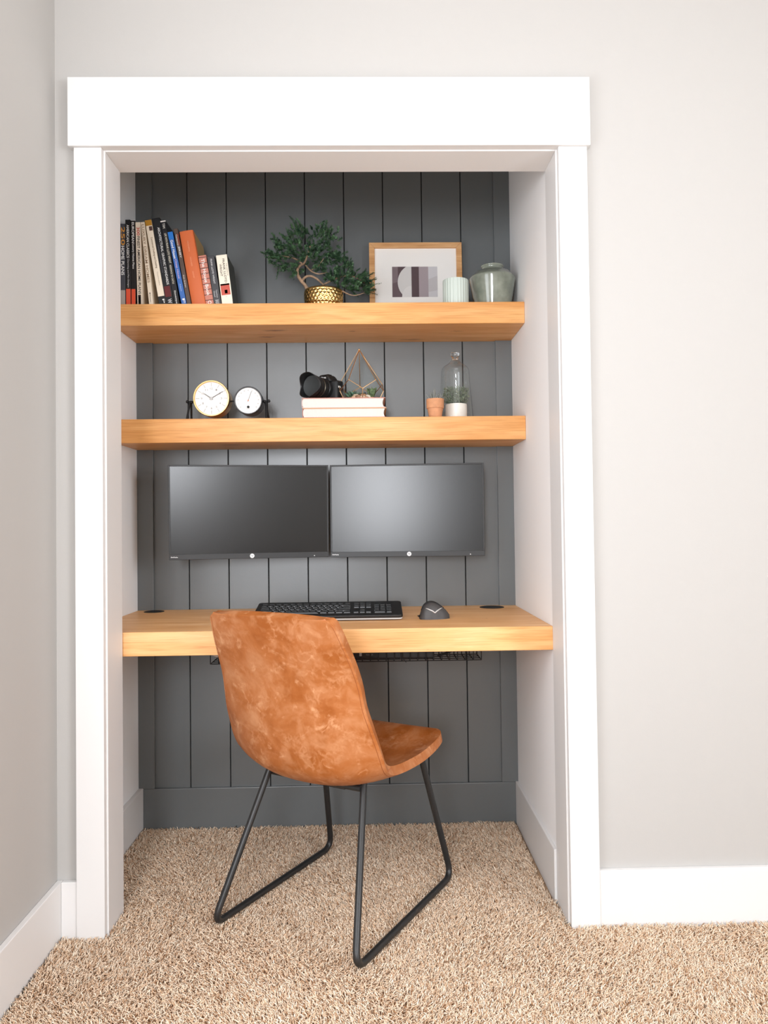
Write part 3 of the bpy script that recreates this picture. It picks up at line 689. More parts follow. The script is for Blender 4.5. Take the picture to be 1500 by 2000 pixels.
hb, tb, hbk = book(384.8, 402.2, 500, 400.2, 'small brick patterned pink book right of the orange one', (198, 128, 110), depth=.15, bands=[(f, f + .012, (60, 34, 30), 0, 1) for f in (.035, .145, .25, .355, .46, .565, .67, .775, .88, .965)], texts=[('The House Book', .07, .80, .5, .42, (244, 236, 230)), ('O', .90, .97, .5, .45, (244, 236, 230))])
book(404.0, 418.2, 501, 417.8, 'small charcoal paperback between brick and cream books', (66, 66, 69), depth=.15, texts=[('FRANK LLOYD WRIGHT', .06, .56, .5, .26, (206, 206, 206)), ('Taschen', .68, .84, .62, .2, (190, 190, 190)), ('Gossel', .70, .82, .3, .2, (190, 190, 190)), ('BASIC', .88, .97, .5, .5, (200, 200, 200))])
book(421.6, 443.2, 499, 433.4, 'cream book with a red picture on its spine, end of row', (244, 234, 215), depth=.13, board=(54, 56, 50), bands=[(.57, .79, (196, 84, 68), .08, .9), (.57, .60, (120, 60, 56), .08, .9), (.69, .76, (110, 64, 80), .4, .65)], texts=[('FRANK LLOYD', .08, .55, .62, .2, (84, 76, 64)), ('WRIGHT', .18, .42, .30, .2, (84, 76, 64)), ('THE VISION OF', .17, .42, .86, .09, (150, 140, 124)), ('Thomas A. Heinz', .81, .83, .5, .09, (120, 110, 100))])

# ------------------------------------------------------------------ bonsai in the gold bowl
def sprig(V, Fc, p, d, length, needle=.011, dens=34, rad=.0011):
    """a twig with rows of flat needles"""
    d = d.normalized(); u = d.orthogonal().normalized(); w = d.cross(u); up = Vector((0, 0, 1))
    for k in range(dens):
        t = (k + random.random() * .5) / dens; q = p + d * length * t + up * (-.10 * length * (t - .5) ** 2)
        a = k * 2.4 + random.uniform(-.4, .4); side = u * math.cos(a) + w * math.sin(a)
        nd = (d * random.uniform(.55, 1.1) + side * random.uniform(.8, 1.0)).normalized(); ln = needle * random.uniform(.7, 1.15) * (1.05 - .45 * t)
        tw = nd.cross(d + side * .3).normalized() * rad; b = len(V)
        V += [q - tw * .6, q + tw * .6, q + nd * ln * .55 + tw, q + nd * ln, q + nd * ln * .55 - tw]; Fc.append((b, b + 1, b + 2, b + 3, b + 4))
    b = len(V); tw = u * .0007; tw2 = w * .0007
    V += [p - tw, p + tw, p + d * length, p - tw2, p + tw2]; Fc.append((b, b + 1, b + 2)); Fc.append((b + 3, b + 4, b + 2))
def foliage_mat(name, dark, light, scale=60):
    m = bpy.data.materials.new(name); m.use_nodes = True; nt = m.node_tree; b = nt.nodes['Principled BSDF']; b.inputs['Roughness'].default_value = .5; b.inputs['Specular IOR Level'].default_value = .35
    tc = nt.nodes.new('ShaderNodeTexCoord'); n = nt.nodes.new('ShaderNodeTexNoise'); n.inputs['Scale'].default_value = scale; n.inputs['Detail'].default_value = 3
    r = nt.nodes.new('ShaderNodeValToRGB'); r.color_ramp.elements[0].position = .35; r.color_ramp.elements[0].color = (*lin(dark), 1); r.color_ramp.elements[1].position = .68; r.color_ramp.elements[1].color = (*lin(light), 1)
    nt.links.new(tc.outputs['Object'], n.inputs['Vector']); nt.links.new(n.outputs['Fac'], r.inputs['Fac']); nt.links.new(r.outputs['Color'], b.inputs['Base Color'])
    return m
def mesh_from(V, Fc, name, m, parent):
    me = bpy.data.meshes.new(name); me.from_pydata([tuple(v) for v in V], [], Fc); me.update(); return link(name, me, m, parent)
def bonsai():
    yc = .548; p0 = atY(632, 560, yc); c = Vector((p0.x, yc, S1T))
    root = thing('potted_bonsai', 'small artificial juniper bonsai in a hammered gold bowl on the upper shelf', 'bonsai', c)
    R = .0655; zr = atY(632, 557, yc - R).z - S1T
    prof = [(R * .60, 0), (R * .74, .002), (R * .86, .010), (R * .955, .024), (R, .042), (R * 1.005, zr - .012), (R * .985, zr - .002), (R * .975, zr), (R * .945, zr), (R * .95, zr - .012), (R * .9, .03), (0.0001, .025)]
    bm = bmesh.new(); fine = []
    for i in range(len(prof) - 1):
        (r0, z0), (r1, z1) = prof[i], prof[i + 1]; n = 6 if i < 6 else 1
        for k in range(n): fine.append((r0 + (r1 - r0) * k / n, z0 + (z1 - z0) * k / n))
    fine.append(prof[-1])
    rowh = .0105
    def dim(r, z, a):
        if r < R * .7 or z > zr - .008: return r
        row = round(z / rowh); na = 30; off = .5 if row % 2 else 0
        u = ((a / (2 * PI) * na + off) % 1) - .5; v = z / rowh - row
        q = u * u + v * v
        return r - .0026 * max(0, 1 - q / .24) 
    lathe(bm, fine, 240, rfun=dim, cap=True); b = obj('bowl', bm, M_gold, root, smooth=180); b['label'] = 'hammered gold bowl'
    bm = bmesh.new(); lathe(bm, [(R * .93, zr - .014), (R * .5, zr - .009), (.0001, zr - .007)], 32); obj('soil', bm, mat('soil', (58, 44, 34), .95, bump=(200, .6)), root, smooth=180)
    M_bark = mat('pale bark', (150, 124, 100), .8, vary=(120, .3), bump=(160, .5))
    def W(px, py, dy=0): q = atY(px, py, yc + dy); return Vector((q.x, yc + dy, q.z)) - c
    def wood(pts, r0, r1, name='branch'):
        pp = [Vector(x) for x in catmull([W(*q) for q in pts], 5)]; n = len(pp); bm = bmesh.new(); tube(bm, pp, r0, 9, taper=[r0 + (r1 - r0) * i / (n - 1) for i in range(n)]); obj(name, bm, M_bark, root, smooth=180)
    wood([(600, 566, 0), (596, 557, 0), (588, 548, -.01), (582, 538, -.012), (581, 527, -.01), (586, 519, 0), (594, 514, .005), (600, 500, .005), (606, 480, 0)], .0065, .0025, 'trunk')
    wood([(589, 549, -.008), (597, 541, -.02), (606, 539, -.024), (616, 543, -.02), (624, 549, -.012), (632, 557, .0)], .0042, .0035)
    wood([(597, 518, .004), (604, 526, -.012), (612, 532, -.018), (624, 535, -.016), (640, 532, -.01)], .003, .0015)
    wood([(609, 527, -.014), (616, 523, -.02), (623, 518, -.022), (632, 505, -.02)], .002, .001)
    wood([(590, 515, 0), (575, 505, 0), (552, 500, .0), (530, 498, 0)], .003, .001)
    wood([(632, 556, .0), (648, 548, -.02), (668, 540, -.02), (690, 540, -.01), (712, 552, 0)], .0035, .0012)
    wood([(668, 568, -.02), (682, 575, -.03), (694, 577, -.03), (712, 572, -.02)], .0025, .001)
    # crown: sprigs placed through a lumpy volume, growing outwards
    V = []; Fc = []
    clumps = [(588, 455, 16, 20), (573, 470, 17, 24), (550, 490, 22, 20), (530, 500, 16, 12), (556, 515, 16, 14), (575, 495, 22, 18), (603, 478, 24, 26), (622, 460, 20, 24), (640, 462, 18, 22), (642, 485, 20, 20), (618, 492, 24, 22), (640, 505, 20, 16), (655, 503, 14, 12), (600, 505, 20, 14), (580, 522, 14, 12), (548, 478, 16, 18), (628, 520, 18, 12)]
    cen = W(606, 500)
    for (px, py, rx, ry) in clumps:
        for k in range(20):
            dy = random.uniform(-.05, .045); q = W(px + random.gauss(0, rx * .45), py + random.gauss(0, ry * .45), dy)
            d = (q - cen); d.z += .004; d = d.normalized() * .75 + Vector((random.uniform(-.8, .8), random.uniform(-.9, .5), random.uniform(-.55, .75)))
            sprig(V, Fc, q, d, random.uniform(.014, .024), needle=.0115, dens=26, rad=.0012)
    for (px, py, tx, ty) in [(580, 452, 574, 432), (587, 445, 584, 432), (566, 462, 559, 445), (625, 452, 632, 436), (640, 455, 648, 440), (546, 485, 532, 470), (538, 495, 512, 492), (536, 505, 519, 503), (545, 520, 540, 545), (570, 525, 574, 546), (553, 520, 534, 520), (650, 470, 651, 460), (610, 450, 606, 440), (655, 505, 668, 497)]:
        a = W(px, py, random.uniform(-.03, .02)); b_ = W(tx, ty, random.uniform(-.03, .02)); L = (b_ - a).length
        sprig(V, Fc, a, b_ - a, L, needle=.0085, dens=34); sprig(V, Fc, a, (b_ - a) + Vector((.004, -.01, .004)), L * .7, needle=.008, dens=24)
    fm = foliage_mat('juniper green', (32, 60, 42), (88, 122, 84)); mesh_from(V, Fc, 'foliage', fm, root)
    V = []; Fc = []; cen = W(668, 560)
    for (px, py, rx, ry) in [(660, 535, 14, 12), (680, 522, 14, 16), (676, 545, 18, 16), (695, 545, 16, 16), (708, 548, 14, 16), (690, 562, 18, 10), (712, 565, 16, 10), (648, 545, 12, 10), (664, 553, 14, 9)]:
        for k in range(20):
            dy = random.uniform(-.05, .03); q = W(px + random.gauss(0, rx * .45), py + random.gauss(0, ry * .45), dy)
            d = (q - cen).normalized() * .7 + Vector((random.uniform(-.3, .9), random.uniform(-.8, .4), random.uniform(-.35, .7)))
            sprig(V, Fc, q, d, random.uniform(.014, .024), needle=.0112, dens=26, rad=.0012)
    for (px, py, tx, ty) in [(680, 520, 686, 503), (715, 555, 735, 541), (715, 558, 744, 553), (715, 570, 737, 575), (695, 530, 703, 524), (705, 540, 714, 532), (690, 570, 700, 580), (722, 548, 735, 545)]:
        a = W(px, py, -.015); b_ = W(tx, ty, -.03); sprig(V, Fc, a, b_ - a, (b_ - a).length, needle=.0075, dens=30)
    mesh_from(V, Fc, 'foliage', fm, root)
bonsai()

# ------------------------------------------------------------------ framed print
def frame():
    y = .632; a = atY(720.5, 473, y + .015); b = atY(901.5, 472, y + .015); z1 = atY(810, 472.6, y + .015).z; W = b.x - a.x; H = z1 - S1T
    root = thing('picture_frame', 'oak framed abstract print in a white mat leaning on the back boards', 'picture frame', ((a.x + b.x) / 2, y, S1T + .0004))
    root.rotation_euler = (math.radians(-3.6), 0, 0)
    fw = .0192; Mo = wood_mat('oak frame', (196, 146, 96), (214, 166, 116), (226, 182, 134), scale=2.0)
    def mitre(x0, x1, z0, z1, w, y0, y1):
        bm = bmesh.new(); O = [(x0, z0), (x1, z0), (x1, z1), (x0, z1)]; I = [(x0 + w, z0 + w), (x1 - w, z0 + w), (x1 - w, z1 - w), (x0 + w, z1 - w)]
        for k in range(4): prism(bm, [O[k], O[(k + 1) % 4], I[(k + 1) % 4], I[k]], y0, y1, 'Y')
        return bm
    obj('frame', mitre(-W / 2, W / 2, 0, H, fw, 0, .018), Mo, root, bevel=.0012)
    obj('mat_board', B(-W / 2 + fw - .002, W / 2 - fw + .002, .009, .011, fw - .002, H - fw + .002), mat('mat white', (246, 244, 240), .8), root)
    obj('backing', B(-W / 2 + fw - .002, W / 2 - fw + .002, .011, .016, fw - .002, H - fw + .002), mat('kraft backing', (150, 120, 90), .9), root)
    # the print: flat shapes side by side
    p0 = atY(765.8, 518.5, y + .01); p1 = atY(855.3, 578.8, y + .01); x0 = p0.x - root.location.x; w = p1.x - p0.x; zt = p0.z - root.location.z; h = p0.z - p1.z
    cols = [(126, 110, 114), (88, 70, 74), (212, 210, 208), (86, 68, 72), (166, 154, 158), (204, 202, 205), (192, 188, 190), (106, 88, 92), (222, 220, 218)]
    ms = [mat('print tone %d' % i, c, .7) for i, c in enumerate(cols)]
    bm = bmesh.new()
    def poly(pts, mi, lift=0):
        vs = [bm.verts.new((x0 + w * u, .0088 - lift, zt - h * v)) for u, v in pts]; f = bm.faces.new(vs); f.material_index = mi
    U = lambda X: (X - 290) / 395
    poly([(0, 0), (U(340), 0), (U(340), 1), (0, 1)], 0); poly([(U(340), 0), (U(458), 0), (U(458), 1), (U(340), 1)], 1)
    poly([(0, .55), (U(340), .5), (U(372), 1), (0, 1)], 7, .0001)
    poly([(U(458), 0), (U(523), 0), (U(523), 1), (U(458), 1)], 3); poly([(U(523), 0), (U(605), 0), (U(605), 1), (U(523), 1)], 4)
    poly([(U(605), 0), (1, 0), (1, 1), (U(605), 1)], 5); poly([(U(605), .42), (1, .30), (1, .78), (U(605), .84)], 6, .0001)
    arc = []
    for k in range(25):
        t = math.radians(118 + (232 - 118) * k / 24); X = 500 + 162 * math.cos(t); Z = 440 - 162 * math.sin(t); arc.append((U(max(338, X)), min(1, max(0, (Z - 303) / 265))))
    poly([(U(440), 0)] + arc + [(U(458), 1), (U(458), 0)], 2, .0002)
    arc2 = [(U(458 - 88 * math.sin(PI / 2 * k / 10)), (440 + 125 * (1 - math.cos(PI / 2 * k / 10)) - 303) / 265) for k in range(11)]
    poly([(U(458), (470 - 303) / 265)] + [(U(458 - 84 * math.sin(PI / 2 * k / 10)), min(1, (470 + 98 * (1 - math.cos(PI / 2 * k / 10)) - 303) / 265)) for k in range(1, 11)] + [(U(458), 1)], 8, .0003)
    me = bpy.data.meshes.new('print'); bm.to_mesh(me); bm.free(); link('print', me, ms, root)
    obj('glass', B(-W / 2 + fw - .001, W / 2 - fw + .001, .0055, .0057, fw - .001, H - fw + .001), thin_glass('picture glass', (.99, .99, .99), 1.25), root)
frame()

# ------------------------------------------------------------------ ribbed cup and vase
M_mint = mat('mint stoneware', (206, 218, 210), .4, coat=.2)
def cup():
    yc = .497; p = atY(889.5, 541, yc); R = .0425; root = thing('ribbed_cup', 'pale mint ribbed cup in front of the framed print', 'cup', (p.x, yc, S1T + .0003)); H = atY(889, 541, yc - R).z - S1T
    bm = bmesh.new(); prof = [(R * .93, 0), (R * .97, .004)] + [(R, .01 + (H - .014) * k / 10) for k in range(11)] + [(R * .985, H), (R * .95, H), (R * .94, .008), (.0001, .006)]
    lathe(bm, prof, 216, rfun=lambda r, z, a: r - (.0013 * abs(math.cos(a * 13)) ** 1.5 if (r > R * .96 and z > .003 and z < H - .003) else 0) if r > R * .96 else r)
    obj('cup_body', bm, M_mint, root, smooth=50)
cup()
def vase():
    yc = .5565; p = atY(961.5, 545, yc); cx = min(p.x, CR - .0785); root = thing('glazed_vase', 'squat grey green glazed vase with small neck at the right end of the shelf', 'vase', (cx, yc, S1T + .0003))
    R = .0775; zs = atY(961, 546, yc).z - S1T; zt = atY(961, 521, yc).z - S1T; zn = atY(961, 533, yc).z - S1T
    prof = [(.054, 0), (.057, .0015), (.0588, .006), (.0625, .028), (.0680, .054), (.0735, zs - .022), (.0765, zs - .008), (R - .0003, zs - .0025), (R, zs), (R - .0006, zs + .0025), (R - .003, zs + .005), (R * .90, zs + .0085), (.058, zn - .001), (.046, zn + .0015), (.039, zn + .004), (.0352, zn + .007), (.0345, zt - .006), (.037, zt - .0035), (.0388, zt - .001), (.038, zt + .0008), (.035, zt), (.031, zt - .003), (.030, zn), (.05, zs - .01), (.045, .01), (.0001, .008)]
    m = bpy.data.materials.new('celadon glaze'); m.use_nodes = True; nt = m.node_tree; b = nt.nodes['Principled BSDF']; b.inputs['Roughness'].default_value = .16; b.inputs['Coat Weight'].default_value = .6; b.inputs['Coat Roughness'].default_value = .05
    tc = nt.nodes.new('ShaderNodeTexCoord'); n = nt.nodes.new('ShaderNodeTexNoise'); n.inputs['Scale'].default_value = 22; n.inputs['Detail'].default_value = 5
    r = nt.nodes.new('ShaderNodeValToRGB'); r.color_ramp.elements[0].position = .3; r.color_ramp.elements[0].color = (*lin((112, 118, 106)), 1); r.color_ramp.elements[1].position = .7; r.color_ramp.elements[1].color = (*lin((152, 158, 144)), 1)
    nt.links.new(tc.outputs['Object'], n.inputs['Vector']); nt.links.new(n.outputs['Fac'], r.inputs['Fac']); nt.links.new(r.outputs['Color'], b.inputs['Base Color'])
    n2 = nt.nodes.new('ShaderNodeTexNoise'); n2.inputs['Scale'].default_value = 45; bp = nt.nodes.new('ShaderNodeBump'); bp.inputs['Strength'].default_value = .25; bp.inputs['Distance'].default_value = .002
    nt.links.new(tc.outputs['Object'], n2.inputs['Vector']); nt.links.new(n2.outputs['Fac'], bp.inputs['Height']); nt.links.new(bp.outputs['Normal'], b.inputs['Normal'])
    bm = bmesh.new(); lathe(bm, prof, 96); o = obj('vase_body', bm, m, root, smooth=180)
vase()

# ------------------------------------------------------------------ desk clock with thermometer
def disc(bm, prof, seg, M):
    s = len(bm.verts); lathe(bm, prof, seg); xform(bm, M, s)
def clock():
    y = .492; P = lambda u, v, yy=y: atY(u, v, yy)
    c1 = P(413.5, 778.5); c2 = P(485.2, 782.5); r1 = .0592; r2 = .0462
    zb = S2T + .0003
    root = thing('desk_clock', 'two dial desk clock and thermometer on black trestle feet, left end of the lower shelf', 'clock', ((c1.x + c2.x) / 2, y, zb))
    def Lc(p): return Vector((p.x, p.y, p.z)) - root.location
    Mface = mat('dial white', (230, 228, 225), .5); Mgrey = mat('dial grey print', (150, 146, 142), .6); Mhand = mat('hand grey', (70, 64, 58), .4)
    FR = Matrix.Rotation(PI / 2, 4, 'X')          # lathe axis z -> -y
    for (c, r, mr, nm) in ((Lc(c1), r1, mat('rose brass', (222, 178, 120), .28, metal=1), 'clock'), (Lc(c2), r2, mat('black enamel', (28, 28, 30), .35), 'thermometer')):
        zc = max(c.z, r + .0005) if nm == 'clock' else c.z
        Mx = Matrix.Translation((c.x, c.y, zc)) @ FR
        bm = bmesh.new(); disc(bm, [(r * .90, -.06), (r * .96, -.058), (r * .965, -.006), (r, -.004), (r, .006), (r * .975, .009), (r * .93, .009), (r * .915, .004), (r * .9, .003)], 72, Mx)
        k = obj(nm + '_case', bm, mr, root, smooth=40)
        bm = bmesh.new(); disc(bm, [(r * .915, .0), (r * .915, .0032), (.0001, .0032)], 64, Mx); obj(nm + '_dial', bm, Mface, root, smooth=40)
        yf = c.y - .0038; bm = bmesh.new(); items = []
        if nm == 'clock':
            for h in range(12):
                a = PI / 2 - h * PI / 6
                d = Vector((math.cos(a), 0, math.sin(a))); t = Vector((-d.z, 0, d.x)) * .0005
                p0 = Vector((c.x, yf, zc)) + d * r * .66; p1 = Vector((c.x, yf, zc)) + d * r * .86
                q = [bm.verts.new(x) for x in (p0 - t, p0 + t, p1 + t, p1 - t)]; bm.faces.new(q)
                items.append((str(h or 12), c.x + d.x * r * .54, zc + d.z * r * .54, .0048 * (1.6 if h in (0, 10, 11) else 1), .006, 'r', yf))
            me = bpy.data.meshes.new('tick_marks'); bm.to_mesh(me); bm.free(); link('tick_marks', me, Mgrey, root)
            lettering(items, Mgrey, root, 'numerals')
            def hand(name, ang, ln, w):
                a = math.radians(90 - ang); d = Vector((math.cos(a), 0, math.sin(a))); t = Vector((-d.z, 0, d.x)) * w
                bm = bmesh.new(); o0 = Vector((c.x, yf - .0015, zc)); pts = [o0 - d * .006 - t, o0 - d * .006 + t, o0 + d * ln + t * .7, o0 + d * ln - t * .7]
                a_ = [bm.verts.new(p) for p in pts]; b_ = [bm.verts.new(p + Vector((0, -.0008, 0))) for p in pts]
                bm.faces.new(a_[::-1]); bm.faces.new(b_)
                for k in range(4): bm.faces.new((a_[k], a_[(k + 1) % 4], b_[(k + 1) % 4], b_[k]))
                obj(name, bm, Mhand, root)
            hand('hour_hand', 304, r * .46, .0011); hand('minute_hand', 59, r * .72, .0010)
            bm = bmesh.new(); disc(bm, [(.0047, .0036), (.0047, .0068), (.0001, .0068)], 20, Mx); obj('hub', bm, mat('hub grey', (150, 146, 142), .35, metal=.6), root)
        else:
            labs = ['-20', '-10', '0', '10', '20', '30', '40', '50', '60', '70', '80', '90', '100']
            for i, s in enumerate(labs):
                a = math.radians(220 - i * 260 / 12); d = Vector((math.cos(a), 0, math.sin(a)))
                items.append((s, c.x + d.x * r * .72, zc + d.z * r * .72, .0046, .0042, 'r', yf))
            items.append(('thermometer', c.x, zc - r * .58, .013, .0026, 'r', yf))
            lettering(items, Mgrey, root, 'numerals')
            a = math.radians(90 - 20); d = Vector((math.cos(a), 0, math.sin(a))); o0 = Vector((c.x, yf - .001, zc)); bm = bmesh.new(); tube(bm, [o0 - d * .005, o0 + d * r * .68], .0005, 6); obj('needle', bm, Mhand, root)
            bm = bmesh.new(); disc(bm, [(.0022, .0036), (.0022, .0052), (.0001, .0052)], 16, Mx); obj('hub', bm, mat('copper hub', (176, 120, 100), .4, metal=.7), root)
            M2 = Matrix.Translation((c.x, c.y, zc - r * .46)) @ FR; bm = bmesh.new(); disc(bm, [(.0042, .0034), (.0042, .0044), (.0024, .0044), (.0024, .0036), (.0001, .0036)], 20, M2); obj('emblem', bm, M_matteblack, root)
    # bar through both cases and the two trestles
    kL = Lc(P(366, 782, .52)); kR = Lc(P(525, 786, .52)); zbar = (kL.z + kR.z) / 2
    yb = .52 - y
    bm = bmesh.new(); tube(bm, [(kL.x, yb, zbar), (kR.x, yb, zbar)], .0026, 10); obj('bar', bm, M_matteblack, root, smooth=60)
    for kx, s in ((kL.x, -1), (kR.x, 1)):
        bm = bmesh.new(); bmesh.ops.create_uvsphere(bm, u_segments=14, v_segments=8, radius=.0052, matrix=Matrix.Translation((kx, yb, zbar))); obj('knob', bm, M_matteblack, root, smooth=180)
        xi = kx - s * .013
        bm = bmesh.new(); tube(bm, [(xi + s * .004, yb - .002, zbar - .002), (xi + s * .0085, yb - .028, .0038)], .0034, 10); obj('leg', bm, M_matteblack, root, smooth=60)
        bm = bmesh.new(); tube(bm, [(xi + s * .001, yb + .002, zbar - .002), (xi + s * .0085 + (.0015 if s < 0 else .002), yb + .03, .0038)], .0034, 10); obj('leg', bm, M_matteblack, root, smooth=60)
        bm = bmesh.new(); bmesh.ops.create_uvsphere(bm, u_segments=12, v_segments=8, radius=.0058, matrix=Matrix.Translation((xi, yb, zbar - .002)) @ Matrix.Diagonal((1.1, 1, .9, 1))); obj('hinge', bm, M_matteblack, root, smooth=180)
clock()

# ------------------------------------------------------------------ stacked books
def flat_book(x0, x1, z0, z1, depth, label, covers, dx=0):
    root = thing('book', label, 'book', (x0, .459, z0), 0, 'books stacked flat under the camera'); w = x1 - x0; h = z1 - z0; b = .0022
    for zz, (nm, colr) in zip((0, h - b), covers):
        obj('cover_board', B(-.001, w + .003, -.002, depth, zz, zz + b), mat(nm, colr, .5), root, bevel=.0007)
    n = 10; L_ = [(.0035 * (abs(2 * k / n - 1) ** 3), b + (h - 2 * b) * k / n) for k in range(n + 1)]
    R_ = [(w - .002 - .0045 * math.sin(PI * k / n), h - b - (h - 2 * b) * k / n) for k in range(n + 1)]
    bm = bmesh.new(); prism(bm, L_[::-1] + R_[::-1], .001, depth - .004, 'Y'); obj('pages', bm, mat('white page edges', (210, 205, 198), .75, vary=(500, .05)), root)
    bm = bmesh.new(); prism(bm, [(-.0016 + .0020 * (abs(2 * k / n - 1) ** 3), h * k / n) for k in range(n + 1)] + [(-.0004 + .0022 * (abs(2 * k / n - 1) ** 3), h * k / n) for k in range(n, -1, -1)], -.0015, depth, 'Y'); obj('spine', bm, mat(*covers[0], .5), root)
    return root
z0 = S2T + .0003; bx0 = atY(590.5, 807, .459).x; bx1 = atY(752.5, 807, .459).x; zt = atY(670, 776.8, .459).z; zm = (z0 + zt) / 2 - .0005
flat_book(bx0 + .002, bx1 + .001, z0, zm, .19, 'white-edged book lying flat, lower of the two under the camera', (('rust cover', (196, 116, 92)), ('tan cover', (206, 160, 118))))
flat_book(bx0, bx1 - .002, zm + .0004, zt, .185, 'white-edged book lying flat on top, carrying camera and terrarium', (('pink cover', (230, 196, 186)), ('dusty cover', (190, 132, 118))))
BT = zt

# ------------------------------------------------------------------ camera
def dslr():
    hood = atY(599.5, 752, .492); ax = Vector((-.56, -.83, 0)).normalized()
    body = hood - ax * .104
    root = thing('camera', 'black digital camera with petal lens hood resting on the stacked books', 'camera', (body.x, body.y, BT + .0004), math.atan2(ax.y, ax.x) + PI / 2)
    # local -y is the lens direction, x to the camera's left as seen from the front... z up
    zc = hood.z - BT
    Mb = mat('camera black', (18, 18, 19), .5, bump=(600, .3)); Mr = mat('ring black', (26, 26, 27), .35)
    bm = bmesh.new(); pts = [(-.062, -.004), (-.058, -.026), (-.036, -.028), (-.028, -.004), (.0, -.008), (.036, -.004), (.046, .0), (.048, .034), (.0, .040), (-.062, .036)]
    prism(bm, pts, 0, .076); obj('body', bm, Mb, root, bevel=.006, seg=3, smooth=60)
    bm = bmesh.new(); prism(bm, [(-.030, .070), (.030, .070), (.026, .083), (.016, .096), (-.016, .096), (-.026, .083)], -.018, .030, 'Y'); obj('prism_housing', bm, Mb, root, bevel=.006, seg=3, smooth=60)
    lettering([('Nikon', 0, .0845, .026, .0075, 'r', -.0188, .03)], mat('maker white', (240, 240, 240), .4), root)
    obj('hot_shoe', B(-.010, .010, .0, .018, .096, .099), M_blackmetal, root)
    bm = bmesh.new(); lathe(bm, [(.009, .074), (.009, .083), (.008, .0845), (.0001, .0845)], 24, c=(-.045, .012)); obj('mode_dial', bm, Mr, root, smooth=40)
    bm = bmesh.new(); lathe(bm, [(.006, .074), (.006, .081), (.0001, .081)], 20, c=(-.046, -.014)); obj('shutter_button', bm, mat('button silver', (150, 150, 150), .3, metal=.8), root)
    FR = Matrix.Translation((0, 0, zc)) @ Matrix.Rotation(PI / 2, 4, 'X')
    bm = bmesh.new(); lathe(bm, [(.030, .002), (.033, .008), (.033, .022), (.0315, .023), (.0315, .025), (.0335, .026), (.0335, .046), (.032, .048), (.035, .052), (.036, .066), (.0365, .072), (.033, .073)], 56); xform(bm, FR); ln = obj('lens_barrel', bm, Mr, root, smooth=35)
    # rubber ribs of the zoom ring
    bm = bmesh.new()
    for k in range(48):
        a = 2 * PI * k / 48; M_ = FR @ Matrix.Rotation(a, 4, 'Z'); s = len(bm.verts); box(bm, .0328, .0346, -.0011, .0011, .028, .044); xform(bm, M_, s)
    obj('zoom_ring', bm, mat('zoom rubber', (14, 14, 14), .7), ln)
    bm = bmesh.new(); tube(bm, [Vector((.0338 * math.cos(a), .0338 * math.sin(a), .050)) for a in np.linspace(0, 2 * PI, 40, endpoint=False)], .0007, 6, closed=True); xform(bm, FR); r = obj('gold_ring', bm, mat('pale ring', (190, 180, 150), .3, metal=.8), ln)
    # petal hood
    bm = bmesh.new(); n = 96; rings = []
    def edge(a): return .104 + .010 * math.cos(2 * (a - PI / 2)) - .004 * math.cos(4 * (a - PI / 2)) - .004
    for rr, t in ((.0368, 0), (.0388, .4), (.0412, .8), (.0422, 1)):
        rings.append([bm.verts.new((rr * math.cos(2 * PI * k / n), rr * math.sin(2 * PI * k / n), .070 + (edge(2 * PI * k / n) - .070) * t)) for k in range(n)])
    for i in range(3):
        for k in range(n): bm.faces.new((rings[i][k], rings[i][(k + 1) % n], rings[i + 1][(k + 1) % n], rings[i + 1][k]))
    xform(bm, FR); h = obj('lens_hood', bm, Mr, root, smooth=180); md = h.modifiers.new('s', 'SOLIDIFY'); md.thickness = .0016; md.offset = -1
    bm = bmesh.new(); lathe(bm, [(.0352, .076), (.0352, .080), (.033, .0805), (.031, .0795), (.0001, .0795)], 48); xform(bm, FR); obj('lens_cap', bm, mat('cap charcoal', (52, 56, 57), .55, bump=(800, .2)), root, smooth=35)
    bm = bmesh.new(); tube(bm, catmull([(.048, .016, .062), (.051, .014, .058), (.052, .016, .042), (.052, .022, .02), (.049, .034, .006), (.044, .046, .003)], 5), .0018, 6); obj('strap', bm, M_matteblack, root, smooth=180)
    obj('strap_label', B(.0470, .0490, .004, .016, .050, .056), mat('strap white', (230, 230, 226), .5), root)
dslr()

